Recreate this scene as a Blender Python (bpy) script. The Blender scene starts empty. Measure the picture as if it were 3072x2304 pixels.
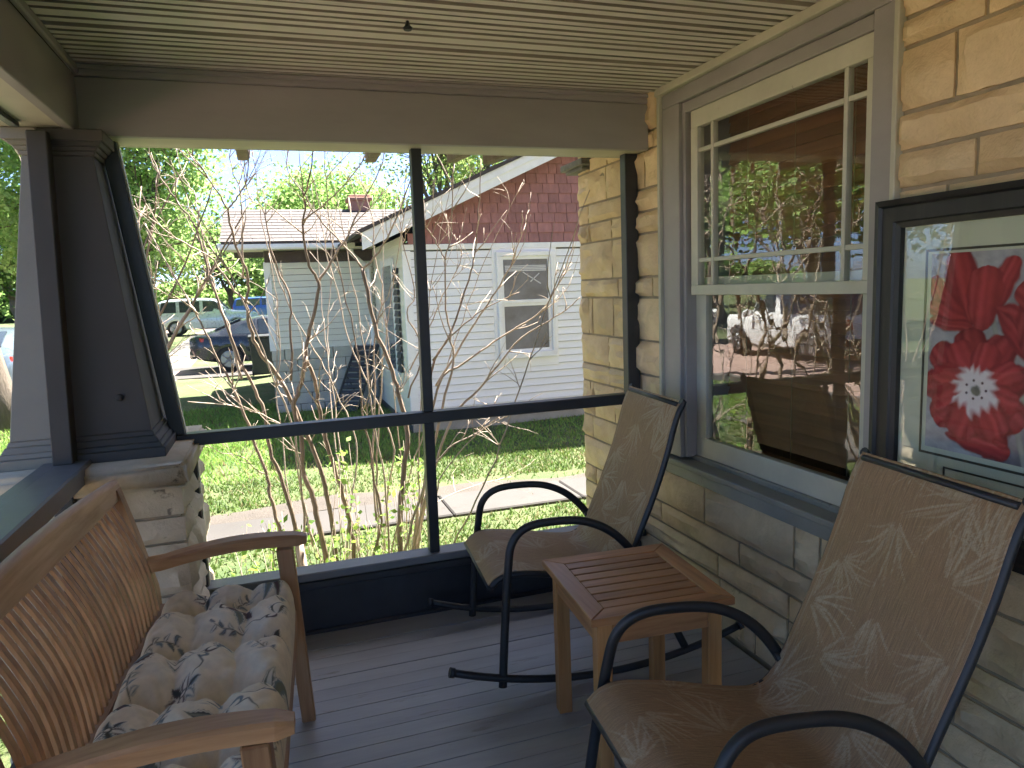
import bpy, bmesh, math, random
import numpy as np
from mathutils import Vector, Matrix

random.seed(7); rng = np.random.default_rng(7)
SC = bpy.context.scene
COL = SC.collection
R = math.radians

# ------------------------------------------------------------------ camera, sky, sun, exposure
CAM = Vector((0.0, 0.0, 1.5))
YAW, PITCH, ROLL, FPX = R(18.303), R(7.608), R(2.2016), 2153.05
_f = Vector((math.sin(YAW)*math.cos(PITCH), math.cos(YAW)*math.cos(PITCH), -math.sin(PITCH)))
_r = Vector((math.cos(YAW), -math.sin(YAW), 0))
_d = _f.cross(_r)
_r2 = math.cos(ROLL)*_r + math.sin(ROLL)*_d
_d2 = -math.sin(ROLL)*_r + math.cos(ROLL)*_d
cam = bpy.data.cameras.new('camera'); cam_o = bpy.data.objects.new('camera', cam); COL.objects.link(cam_o)
cam.sensor_width = 36; cam.lens = FPX/3072*36; cam.clip_start = .02; cam.clip_end = 2000
mw = Matrix((( _r2.x, -_d2.x, -_f.x, CAM.x), (_r2.y, -_d2.y, -_f.y, CAM.y), (_r2.z, -_d2.z, -_f.z, CAM.z), (0, 0, 0, 1)))
cam_o.matrix_world = mw
SC.camera = cam_o
SUN = Vector((.60, .45, 1.30)).normalized()
w = bpy.data.worlds.new('World'); SC.world = w; w.use_nodes = True
nt = w.node_tree
sky = nt.nodes.new('ShaderNodeTexSky'); sky.sky_type = 'NISHITA'; sky.sun_disc = False
sky.sun_elevation = math.asin(SUN.z); sky.sun_rotation = math.atan2(SUN.x, SUN.y)
sky.air_density = .34; sky.dust_density = 1.0; sky.ozone_density = 5.0
bg = nt.nodes['Background']; bg.inputs[1].default_value = .056
nt.links.new(sky.outputs[0], bg.inputs[0])
sun = bpy.data.lights.new('sun', 'SUN'); sun.energy = 3.8; sun.angle = R(.53); sun.color = (1, .95, .86)
sun_o = bpy.data.objects.new('sun', sun); COL.objects.link(sun_o)
sun_o.rotation_euler = SUN.to_track_quat('Z', 'Y').to_euler()
SC.view_settings.view_transform = 'Standard'; SC.view_settings.look = 'None'
SC.view_settings.exposure = 3.75; SC.view_settings.gamma = 1.0; SC.view_settings.use_curve_mapping = False
SC.render.engine = 'CYCLES'
cy = SC.cycles
cy.use_denoising = True; cy.use_adaptive_sampling = True; cy.adaptive_threshold = .02; cy.max_bounces = 7; cy.diffuse_bounces = 5; cy.glossy_bounces = 4; cy.transparent_max_bounces = 16
cy.transmission_bounces = 4; cy.caustics_reflective = False; cy.caustics_refractive = False; cy.sample_clamp_indirect = 8

# ------------------------------------------------------------------ helpers
def at(u, v, y):
    """point of the place seen at photo pixel (u, v) of the photograph, at distance y down the porch"""
    d = _r2*((u-1536)/FPX) + _d2*((v-1152)/FPX) + _f
    return CAM + d*((y-CAM.y)/d.y)
WM = {}
def link(o, parent=None):
    COL.objects.link(o)
    m = Matrix.LocRotScale(o.location, o.rotation_euler, o.scale)
    WM[o] = m
    if parent is not None:
        o.parent = parent; o.matrix_parent_inverse = WM[parent].inverted()
    return o
def thing(name, label, cat, loc=(0, 0, 0), group=None, kind=None):
    o = bpy.data.objects.new(name, None); o.location = loc; o.empty_display_size = .1
    link(o); tag(o, label, cat, group, kind); return o
def tag(o, label=None, cat=None, group=None, kind=None):
    if label: o['label'] = label
    if cat: o['category'] = cat
    if group: o['group'] = group
    if kind: o['kind'] = kind
    return o
def obj(name, me, mat, parent=None, loc=(0, 0, 0), rot=(0, 0, 0), scale=(1, 1, 1), label=None):
    if isinstance(me, MB): me = me.mesh(name)
    if mat is not None and len(me.materials) == 0: me.materials.append(mat)
    o = bpy.data.objects.new(name, me); o.location = loc; o.rotation_euler = rot; o.scale = scale
    if label: o['label'] = label
    return link(o, parent)
def fast(name, V, F, col=None, smooth=False):
    V = np.asarray(V, dtype=np.float32); F = np.asarray(F, dtype=np.int32)
    me = bpy.data.meshes.new(name)
    me.vertices.add(len(V)); me.vertices.foreach_set('co', V.ravel())
    me.loops.add(F.size); me.loops.foreach_set('vertex_index', F.ravel())
    me.polygons.add(len(F)); me.polygons.foreach_set('loop_start', np.arange(len(F), dtype=np.int32)*F.shape[1])
    me.update(calc_edges=True)
    if smooth: me.polygons.foreach_set('use_smooth', np.ones(len(F), dtype=bool))
    if col is not None:
        a = me.color_attributes.new('Col', 'FLOAT_COLOR', 'POINT')
        c = np.ones((len(V), 4), dtype=np.float32); c[:, :3] = col
        a.data.foreach_set('color', c.ravel())
    return me
class MB:
    """collects shapes for ONE mesh"""
    def __init__(s): s.bm = bmesh.new(); s.sm = False
    def _pts(s, pts, faces):
        vs = [s.bm.verts.new(p) for p in pts]
        for f in faces:
            try: s.bm.faces.new([vs[i] for i in f])
            except ValueError: pass
        return vs
    def box(s, a, b, bev=0, seg=1):
        (x0, y0, z0), (x1, y1, z1) = a, b
        x0, x1 = sorted((x0, x1)); y0, y1 = sorted((y0, y1)); z0, z1 = sorted((z0, z1))
        P = [(x0, y0, z0), (x1, y0, z0), (x1, y1, z0), (x0, y1, z0), (x0, y0, z1), (x1, y0, z1), (x1, y1, z1), (x0, y1, z1)]
        return s.hexa(P, bev, seg)
    def hexa(s, P, bev=0, seg=1):
        vs = s._pts(P, [(3, 2, 1, 0), (4, 5, 6, 7), (0, 1, 5, 4), (1, 2, 6, 5), (2, 3, 7, 6), (3, 0, 4, 7)])
        if bev:
            es = list({e for v in vs for e in v.link_edges})
            bmesh.ops.bevel(s.bm, geom=es, offset=bev, segments=seg, affect='EDGES', clamp_overlap=True)
        return s
    def beam(s, a, b, wx, wz, bev=0, up=(0, 0, 1), w2=None):
        """rectangular bar from a to b; wx across, wz along 'up'"""
        a = Vector(a); b = Vector(b); d = (b-a).normalized(); up = Vector(up)
        sx = d.cross(up)
        if sx.length < 1e-4: sx = Vector((1, 0, 0))
        sx.normalize(); sz = sx.cross(d).normalized()
        w2 = w2 or (wx, wz)
        P = []
        for p, (ww, hh) in ((a, (wx, wz)), (b, w2)):
            P += [p-sx*ww/2-sz*hh/2, p+sx*ww/2-sz*hh/2, p+sx*ww/2+sz*hh/2, p-sx*ww/2+sz*hh/2]
        P = [P[0], P[1], P[5], P[4], P[3], P[2], P[6], P[7]]
        return s.hexa(P, bev)
    def tube(s, pts, r, n=8, cap=True, flat=None):
        """tube along pts; r a number or a list; flat=(w,h) gives an oval/rounded section"""
        pts = [Vector(p) for p in pts]; m = len(pts)
        rs = r if isinstance(r, (list, tuple)) else [r]*m
        rings = []; prev = None
        for i, p in enumerate(pts):
            d = (pts[min(i+1, m-1)]-pts[max(i-1, 0)])
            d = d.normalized() if d.length > 1e-9 else Vector((0, 0, 1))
            if prev is None:
                a = d.cross(Vector((0, 0, 1)) if abs(d.z) < .9 else Vector((0, 1, 0))).normalized()
            else:
                a = (prev-d*prev.dot(d)).normalized()
            prev = a; b = d.cross(a)
            fa, fb = flat or (1, 1)
            rings.append([s.bm.verts.new(p+(a*math.cos(2*math.pi*k/n)*fa+b*math.sin(2*math.pi*k/n)*fb)*rs[i]) for k in range(n)])
        for i in range(m-1):
            for k in range(n):
                f = s.bm.faces.new((rings[i][k], rings[i][(k+1) % n], rings[i+1][(k+1) % n], rings[i+1][k])); f.smooth = True
        if cap:
            s.bm.faces.new(rings[0][::-1]); s.bm.faces.new(rings[-1])
        return s
    def lathe(s, prof, n=24, c=(0, 0, 0), axis='Z'):
        rings = []
        for (r, z) in prof:
            ring = []
            for k in range(n):
                t = 2*math.pi*k/n
                q = (r*math.cos(t), r*math.sin(t), z)
                if axis == 'Y': q = (q[0], q[2], q[1])
                if axis == 'X': q = (q[2], q[0], q[1])
                ring.append(s.bm.verts.new(Vector(c)+Vector(q)))
            rings.append(ring)
        for i in range(len(rings)-1):
            for k in range(n):
                f = s.bm.faces.new((rings[i][k], rings[i][(k+1) % n], rings[i+1][(k+1) % n], rings[i+1][k])); f.smooth = True
        s.bm.faces.new(rings[0][::-1]); s.bm.faces.new(rings[-1])
        return s
    def prism(s, poly, off):
        """polygon (3-D points) pushed along off"""
        off = Vector(off); n = len(poly)
        a = [s.bm.verts.new(Vector(p)) for p in poly]; b = [s.bm.verts.new(Vector(p)+off) for p in poly]
        s.bm.faces.new(a[::-1]); s.bm.faces.new(b)
        for i in range(n): s.bm.faces.new((a[i], a[(i+1) % n], b[(i+1) % n], b[i]))
        return s
    def mesh(s, name):
        bmesh.ops.recalc_face_normals(s.bm, faces=s.bm.faces)
        me = bpy.data.meshes.new(name); s.bm.to_mesh(me); s.bm.free(); return me
def bez(pts, n=8):
    """smooth curve through pts (Catmull-Rom)"""
    P = [Vector(p) for p in pts]; P = [P[0]*2-P[1]]+P+[P[-1]*2-P[-2]]; out = []
    for i in range(1, len(P)-2):
        for k in range(n):
            t = k/n; a, b, c, d = P[i-1:i+3]
            out.append(.5*((2*b)+(c-a)*t+(2*a-5*b+4*c-d)*t*t+(3*b-a-3*c+d)*t**3))
    out.append(P[-2]); return out

# ------------------------------------------------------------------ materials
def new_mat(name):
    m = bpy.data.materials.new(name); m.use_nodes = True
    return m, m.node_tree, m.node_tree.nodes['Principled BSDF']
def coords(nt, stretch=(1, 1, 1), rnd=True):
    tc = nt.nodes.new('ShaderNodeTexCoord'); mp = nt.nodes.new('ShaderNodeMapping')
    mp.inputs['Scale'].default_value = stretch
    if rnd:
        oi = nt.nodes.new('ShaderNodeObjectInfo'); ad = nt.nodes.new('ShaderNodeVectorMath'); ad.operation = 'MULTIPLY_ADD'
        cv = nt.nodes.new('ShaderNodeCombineXYZ')
        for i in range(3): nt.links.new(oi.outputs['Random'], cv.inputs[i])
        ad.inputs[1].default_value = (37, 53, 71)
        nt.links.new(cv.outputs[0], ad.inputs[0]); nt.links.new(tc.outputs['Object'], ad.inputs[2])
        nt.links.new(ad.outputs[0], mp.inputs[0])
    else:
        nt.links.new(tc.outputs['Object'], mp.inputs[0])
    return mp.outputs[0]
def noise(nt, vec, scale, detail=4, rough=.6):
    n = nt.nodes.new('ShaderNodeTexNoise'); n.inputs['Scale'].default_value = scale
    n.inputs['Detail'].default_value = detail; n.inputs['Roughness'].default_value = rough
    nt.links.new(vec, n.inputs['Vector']); return n.outputs['Fac']
def ramp(nt, fac, stops):
    r = nt.nodes.new('ShaderNodeValToRGB'); e = r.color_ramp.elements
    while len(e) < len(stops): e.new(.5)
    for k, (p, c) in enumerate(stops): e[k].position = p; e[k].color = (*c, 1)
    nt.links.new(fac, r.inputs[0]); return r.outputs[0]
def mixc(nt, a, b, fac, mode='MIX'):
    m = nt.nodes.new('ShaderNodeMix'); m.data_type = 'RGBA'; m.blend_type = mode
    for s, v in ((m.inputs[0], fac), (m.inputs[6], a), (m.inputs[7], b)):
        if isinstance(v, (int, float)): s.default_value = v
        elif isinstance(v, tuple): s.default_value = (*v, 1)
        else: nt.links.new(v, s)
    return m.outputs[2]
def M(name, col, rough=.5, var=.12, scale=3, bump=.1, bscale=60, stretch=(1, 1, 1), rnd=0.0, col2=None, spots=None, metallic=0, spec=.5, bdist=.004):
    """paint, stone, metal: soft blotches, per-object tint, fine relief, optional worn spots"""
    m, nt, p = new_mat(name)
    v = coords(nt, stretch)
    n1 = noise(nt, v, scale, 6, .65)
    lo = tuple(c*(1-var*1.6) for c in col); hi = tuple(min(1, c*(1+var)) for c in (col2 or col))
    c = ramp(nt, n1, [(.3, lo), (.7, hi)])
    if spots:
        sc, thr, sc_col = spots
        n2 = noise(nt, v, sc, 6, .7)
        f = ramp(nt, n2, [(thr, (0, 0, 0)), (min(1, thr+.06), (1, 1, 1))])
        c = mixc(nt, c, sc_col, f)
    if rnd:
        oi = nt.nodes.new('ShaderNodeObjectInfo'); mr = nt.nodes.new('ShaderNodeMapRange')
        mr.inputs[3].default_value = 1-rnd; mr.inputs[4].default_value = 1+rnd
        nt.links.new(oi.outputs['Random'], mr.inputs[0])
        hs = nt.nodes.new('ShaderNodeHueSaturation'); nt.links.new(mr.outputs[0], hs.inputs['Value']); nt.links.new(c, hs.inputs['Color'])
        c = hs.outputs[0]
    nt.links.new(c, p.inputs['Base Color'])
    rr = nt.nodes.new('ShaderNodeMapRange'); rr.inputs[3].default_value = max(.05, rough-.1); rr.inputs[4].default_value = min(1, rough+.12)
    nt.links.new(noise(nt, v, scale*4, 4), rr.inputs[0]); nt.links.new(rr.outputs[0], p.inputs['Roughness'])
    p.inputs['Metallic'].default_value = metallic; p.inputs['Specular IOR Level'].default_value = spec
    if bump:
        b = nt.nodes.new('ShaderNodeBump'); b.inputs['Strength'].default_value = bump; b.inputs['Distance'].default_value = bdist
        nt.links.new(noise(nt, v, bscale, 5, .6), b.inputs['Height']); nt.links.new(b.outputs[0], p.inputs['Normal'])
    return m
def wood(name, a, b, c, axis, rough=.5, scale=1.0, bump=.15, rnd=.12):
    """grain runs along axis (0, 1, 2)"""
    m, nt, p = new_mat(name)
    st = [26*scale]*3; st[axis] = 1.6*scale
    v = coords(nt, tuple(st))
    g = noise(nt, v, 1.6, 7, .62)
    st2 = [7*scale]*3; st2[axis] = .8*scale
    v2 = coords(nt, tuple(st2)); g2 = noise(nt, v2, 1.2, 3, .5)
    col = ramp(nt, g, [(.28, a), (.5, b), (.74, c)])
    col = mixc(nt, col, ramp(nt, g2, [(.3, (.55, .50, .46)), (.7, (1.2, 1.2, 1.2))]), .75, 'MULTIPLY')
    oi = nt.nodes.new('ShaderNodeObjectInfo'); mr = nt.nodes.new('ShaderNodeMapRange')
    mr.inputs[3].default_value = 1-rnd; mr.inputs[4].default_value = 1+rnd; nt.links.new(oi.outputs['Random'], mr.inputs[0])
    hs = nt.nodes.new('ShaderNodeHueSaturation'); nt.links.new(mr.outputs[0], hs.inputs['Value']); nt.links.new(col, hs.inputs['Color'])
    nt.links.new(hs.outputs[0], p.inputs['Base Color'])
    p.inputs['Roughness'].default_value = rough
    bb = nt.nodes.new('ShaderNodeBump'); bb.inputs['Strength'].default_value = bump; bb.inputs['Distance'].default_value = .002
    nt.links.new(g, bb.inputs['Height']); nt.links.new(bb.outputs[0], p.inputs['Normal'])
    return m
def vcol(name, rough=.8, bump=.2, bscale=900, transl=0, mult=None, sheen=0, bdist=.001, spec=.3):
    """colour from the mesh's own print / leaf tint"""
    m, nt, p = new_mat(name)
    at_ = nt.nodes.new('ShaderNodeAttribute'); at_.attribute_name = 'Col'
    c = at_.outputs['Color']
    v = coords(nt, (1, 1, 1), False)
    if mult: c = mixc(nt, c, ramp(nt, noise(nt, v, mult[0], 5), [(.3, (mult[1],)*3), (.7, (mult[2],)*3)]), 1.0, 'MULTIPLY')
    nt.links.new(c, p.inputs['Base Color']); p.inputs['Roughness'].default_value = rough; p.inputs['Specular IOR Level'].default_value = spec
    if bump:
        b = nt.nodes.new('ShaderNodeBump'); b.inputs['Strength'].default_value = bump; b.inputs['Distance'].default_value = bdist
        nt.links.new(noise(nt, v, bscale, 2), b.inputs['Height']); nt.links.new(b.outputs[0], p.inputs['Normal'])
    if transl:
        t = nt.nodes.new('ShaderNodeBsdfTranslucent'); mx = nt.nodes.new('ShaderNodeMixShader'); mx.inputs[0].default_value = transl
        nt.links.new(c, t.inputs['Color']); nt.links.new(p.outputs[0], mx.inputs[1]); nt.links.new(t.outputs[0], mx.inputs[2])
        nt.links.new(mx.outputs[0], nt.nodes['Material Output'].inputs['Surface'])
    return m
def glass(name, tint=(1, 1, 1), ior=1.75, wave=0.0, wscale=6):
    m, nt, p = new_mat(name); nt.nodes.remove(p)
    g = nt.nodes.new('ShaderNodeBsdfGlossy'); g.inputs['Roughness'].default_value = 0.0; g.inputs['Color'].default_value = (1, 1, 1, 1)
    t = nt.nodes.new('ShaderNodeBsdfTransparent'); t.inputs['Color'].default_value = (*tint, 1)
    # Schlick reflectance of one surface, the same from both sides
    f0 = ((ior-1)/(ior+1))**2
    gm = nt.nodes.new('ShaderNodeNewGeometry'); dt = nt.nodes.new('ShaderNodeVectorMath'); dt.operation = 'DOT_PRODUCT'
    nt.links.new(gm.outputs['Incoming'], dt.inputs[0]); nt.links.new(gm.outputs['True Normal'], dt.inputs[1])
    def mth(op, a, b=None):
        n = nt.nodes.new('ShaderNodeMath'); n.operation = op
        for k, v_ in enumerate((a, b)):
            if v_ is None: continue
            if isinstance(v_, (int, float)): n.inputs[k].default_value = v_
            else: nt.links.new(v_, n.inputs[k])
        return n.outputs[0]
    om = mth('SUBTRACT', 1.0, mth('ABSOLUTE', dt.outputs['Value']))
    fac = mth('ADD', mth('MULTIPLY', mth('POWER', om, 5.0), 1-f0), f0)
    mx = nt.nodes.new('ShaderNodeMixShader'); nt.links.new(fac, mx.inputs[0])
    nt.links.new(t.outputs[0], mx.inputs[1]); nt.links.new(g.outputs[0], mx.inputs[2])
    nt.links.new(mx.outputs[0], nt.nodes['Material Output'].inputs['Surface'])
    if wave:
        b = nt.nodes.new('ShaderNodeBump'); b.inputs['Strength'].default_value = wave; b.inputs['Distance'].default_value = .01
        v = coords(nt, (1, 1, .45)); nt.links.new(noise(nt, v, wscale, 2, .5), b.inputs['Height']); nt.links.new(b.outputs[0], g.inputs['Normal'])
    return m

M_CEIL = M('ceiling_paint', (.74, .69, .61), .55, .07, 2.5, .08, 90, stretch=(.4, 3, 1), rnd=.04, spots=(11, .72, (.50, .45, .36)))
M_TAUPE = M('taupe_paint', (.325, .298, .280), .5, .09, 2.0, .12, 70, stretch=(.5, 1.5, 2), spots=(9, .73, (.22, .185, .14)))
M_TRIM = M('pale_trim_paint', (.50, .47, .36), .5, .08, 4, .1, 80, spots=(16, .68, (.26, .22, .16)))
M_SASH = M('cream_sash_paint', (.55, .525, .42), .5, .08, 5, .18, 60, spots=(14, .68, (.34, .30, .22)))
M_CHAR = M('charcoal_paint', (.028, .029, .032), .38, .2, 6, .1, 120, spots=(30, .73, (.09, .09, .09)))
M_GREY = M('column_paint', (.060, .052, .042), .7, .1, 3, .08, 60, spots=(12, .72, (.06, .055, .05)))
M_FLOOR = M('porch_floor_paint', (.35, .335, .31), .42, .16, 2.2, .2, 40, stretch=(.35, 2.2, 1), rnd=.11, spots=(6.5, .62, (.24, .215, .185)))
M_RAIL = M('grey_rail_paint', (.16, .165, .165), .45, .12, 3, .1, 60, spots=(14, .70, (.08, .08, .075)))
M_STONE = M('painted_rock_face_block', (.68, .49, .275), .72, .12, 5, 1.0, 11, rnd=.09, col2=(.70, .535, .32), spots=(7, .66, (.40, .295, .16)), bdist=.018)
M_STONE2 = M('pale_rock_face_block', (.58, .485, .335), .8, .14, 6, .7, 18, rnd=.06, spots=(6, .62, (.25, .20, .14)), bdist=.014)
M_MORTAR = M('mortar', (.34, .275, .185), .9, .15, 12, .7, 60)
M_WINFRAME_GREY = M('grey_sill_paint', (.26, .25, .21), .5, .12, 4, .15, 60, spots=(12, .62, (.15, .135, .11)))

# ------------------------------------------------------------------ ground and streets
def gz(x, y):
    return -.45 + .33*np.clip((np.asarray(y)-22)/14, 0, 1)
def ground():
    xs = np.concatenate([np.linspace(-160, -14, 14), np.linspace(-12, 12, 49), np.linspace(14, 160, 14)])
    ys = np.concatenate([np.linspace(-80, -4, 8), np.linspace(-2, 42, 67), np.linspace(46, 240, 14)])
    X, Y = np.meshgrid(xs, ys); Z = gz(X, Y) + .012*np.sin(X*1.7)*np.cos(Y*1.3)
    nx, ny = len(xs), len(ys); V = np.stack([X, Y, Z], -1).reshape(-1, 3)
    i, j = np.meshgrid(np.arange(nx-1), np.arange(ny-1)); q = (j*nx+i).ravel()
    F = np.stack([q, q+1, q+nx+1, q+nx], 1)
    m, nt, p = new_mat('lawn_soil'); v = coords(nt, (1, 1, 1), False)
    a = ramp(nt, noise(nt, v, 1.1, 6, .65), [(.38, (.045, .075, .018)), (.56, (.085, .105, .035)), (.70, (.14, .11, .07))])
    b = ramp(nt, noise(nt, v, 35, 4, .7), [(.3, (.55, .55, .5)), (.7, (1.25, 1.25, 1.2))])
    nt.links.new(mixc(nt, a, b, .8, 'MULTIPLY'), p.inputs['Base Color']); p.inputs['Roughness'].default_value = .95
    bb = nt.nodes.new('ShaderNodeBump'); bb.inputs['Strength'].default_value = .8; bb.inputs['Distance'].default_value = .03
    nt.links.new(noise(nt, v, 45, 5, .7), bb.inputs['Height']); nt.links.new(bb.outputs[0], p.inputs['Normal'])
    o = obj('lawn', fast('lawn', V, F, smooth=True), m); tag(o, 'front lawn with patchy grass and bare soil', None, None, 'structure')
ground()
M_CONC = M('concrete', (.080, .072, .065), .85, .12, 1.6, .35, 70, rnd=.05, spots=(7, .66, (.27, .23, .19)))
M_PATH = M('weathered_path_concrete', (.043, .038, .035), .85, .14, 1.6, .4, 70, rnd=.08, spots=(5, .60, (.034, .028, .024)))
M_ROADM = M('street_brick', (.30, .205, .175), .85, .15, 3, .3, 40)
M_DIRT = M('bare_dirt', (.058, .047, .038), .95, .16, 4, .8, 60, bdist=.02)
def path():
    p = thing('garden_path', 'narrow pale concrete path crossing the side lawn', None, (0, 6.2, -.45), kind='structure')
    x = -2.29
    while x < 7:
        b = MB(); b.box((x+.006, 5.88, -.6), (x+1.214, 6.50, -.418), .012)
        obj('slab', b, M_PATH, p); x += 1.22
    xs = np.linspace(-2.25, 7, 80); a = 6.47+.05*np.sin(xs*2.1)+.03*np.sin(xs*5.3); e = 6.86+.14*np.sin(xs*1.3+1)+.06*np.sin(xs*4.1)
    n = len(xs); V = np.concatenate([np.stack([xs, a, np.full(n, -.425)], 1), np.stack([xs, (a+e)/2, np.full(n, -.418)], 1), np.stack([xs, e, np.full(n, -.440)], 1)])
    k = np.arange(n-1); F = np.concatenate([np.stack([k, k+1, k+1+n, k+n], 1), np.stack([k+n, k+1+n, k+1+2*n, k+2*n], 1)])
    o = obj('dirt_strip', fast('dirt_strip', V, F, smooth=True), M_DIRT); tag(o, 'worn strip of bare dirt along the concrete path', None, None, 'structure')
    # driveway of the next lot: two strips with a dark centre
    dr = thing('driveway', 'concrete driveway of the house next door', None, (-3, 21, -.4), kind='structure')
    for y0, y1, mt in ((19.4, 20.5, M_PATH), (20.5, 21.6, M_ROADM), (21.6, 22.5, M_PATH)):
        b = MB(); z = float(gz(0, 20.9))+.035
        b.hexa([(-4.5, y0+.004, -.7), (3, y0+.004, -.7), (3, y1-.004, -.7), (-4.5, y1-.004, -.7), (-4.5, y0+.004, gz(0, y0)+.03), (3, y0+.004, gz(0, y0)+.03), (3, y1-.004, gz(0, y1)+.03), (-4.5, y1-.004, gz(0, y1)+.03)], .01)
        obj('slab', b, mt, dr)
    b = MB(); ys = [-40, 22, 36, 120]
    for y0, y1 in zip(ys[:-1], ys[1:]):
        za, zb = float(gz(0, y0))+.012, float(gz(0, y1))+.012
        b._pts([(-9.6, y0, za), (-4.75, y0, za), (-4.75, y1, zb), (-9.6, y1, zb)], [(0, 1, 2, 3)])
    o = obj('street', b, M_ROADM); tag(o, 'pinkish brick street running past the front lawns', None, None, 'structure')
    b = MB()
    for y0, y1 in zip(ys[:-1], ys[1:]):
        za, zb = float(gz(0, y0)), float(gz(0, y1))
        for x0 in (-4.75, -9.78):
            b.hexa([(x0, y0, za-.2), (x0+.18, y0, za-.2), (x0+.18, y1, zb-.2), (x0, y1, zb-.2), (x0, y0, za+.12), (x0+.18, y0, za+.12), (x0+.18, y1, zb+.12), (x0, y1, zb+.12)])
    o = obj('kerb', b, M_CONC); tag(o, 'concrete kerbs on both sides of the street', None, None, 'structure')
    b = MB()
    for y0, y1 in zip(ys[:-1], ys[1:]):
        za, zb = float(gz(0, y0))+.02, float(gz(0, y1))+.02
        b._pts([(-3.5, y0, za), (-2.3, y0, za), (-2.3, y1, zb), (-3.5, y1, zb)], [(0, 1, 2, 3)])
    o = obj('pavement', b, M_CONC); tag(o, 'concrete pavement between lawn and street', None, None, 'structure')
path()

# ------------------------------------------------------------------ porch floor, ceiling, beams
def planks():
    p = thing('porch_floor', 'grey painted porch floor of narrow planks', None, (.5, .5, -.05), kind='structure')
    base = MB(); base.box((-.95, -2.6, -.40), (1.74, 3.45, -.035))
    obj('floor_joists', base, M_GREY, p)
    W = .083; protos = []
    for k in range(4):
        b = MB(); b.box((-1.22, -W/2+.0007, -.03), (1.22, W/2-.0007, 0), .0016)
        me = b.mesh('plank')
        for vtx in me.vertices: vtx.co.z += random.uniform(-.0008, .0008)
        me.materials.append(M_FLOOR); protos.append(me)
    y = 3.19-W/2; k = 0
    while y > -2.55:
        obj('plank', protos[k % 4], None, p, (.495, y, random.uniform(-.0016, .0012)), (random.uniform(-.004, .004), 0, 0))
        y -= W; k += 1
planks()
M_GROOVE = M('groove_tone', (.31, .27, .21), .8, .25, 9, .1, 60, stretch=(.3, 1, 1))  # darker tone for the groove faces of the ceiling boards
def ceiling():
    p = thing('porch_ceiling', 'cream painted beadboard porch ceiling', None, (.5, .5, 2.4), kind='structure')
    b = MB(); b.box((-.9, -2.6, 2.40), (1.76, 3.3, 2.44)); obj('sheathing', b, M('ceiling_gap_shade', (.07, .06, .045), .9), p)
    W = .0465; protos = []
    for k in range(3):
        b = MB()
        y0, y1, z0, z1, c = -W/2+(.0062 if k else .0030), W/2-.0026, 2.356, 2.39, .0085
        prof = [(y0, z1), (y0, z0+c*1.5), (y0+c*.62, z0), (y1-c*.62, z0), (y1, z0+c*1.5), (y1, z1)]
        xs = np.linspace(-.62, 1.735, 7)
        rings = [[b.bm.verts.new((x, yy, zz)) for yy, zz in prof] for x in xs]
        for i in range(6):
            for j in range(6):
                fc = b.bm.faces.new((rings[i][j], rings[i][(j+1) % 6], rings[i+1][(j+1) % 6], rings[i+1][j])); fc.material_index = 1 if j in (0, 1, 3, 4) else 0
        b.bm.faces.new(rings[0]); b.bm.faces.new(rings[-1])
        me = b.mesh('board'); me.materials.append(M_CEIL); me.materials.append(M_GROOVE); protos.append(me)
    y = 3.04; k = 0
    while y > -2.5:
        dz = random.uniform(-.0018, .0018)+(.006 if k in (9, 10, 23) else 0)
        obj('board', protos[k % 3], None, p, (0, y, dz), (0, 0, random.uniform(-.0006, .0006)))
        y -= W if k not in (9, 17) else W+.004; k += 1
    hk = MB(); hk.lathe([(.012, 0), (.017, .006), (.009, .014), (.004, .03)], 12, (0, 0, 0))
    c = at(1222, 62, 2.0); s = (2.356-1.5)/(c.z-1.5); q = CAM+(c-CAM)*s
    h = obj('ceiling_hook', hk, M_CHAR, None, (q.x, q.y, 2.327)); tag(h, 'small dark hook screwed into the porch ceiling', 'hook')
ceiling()
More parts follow.
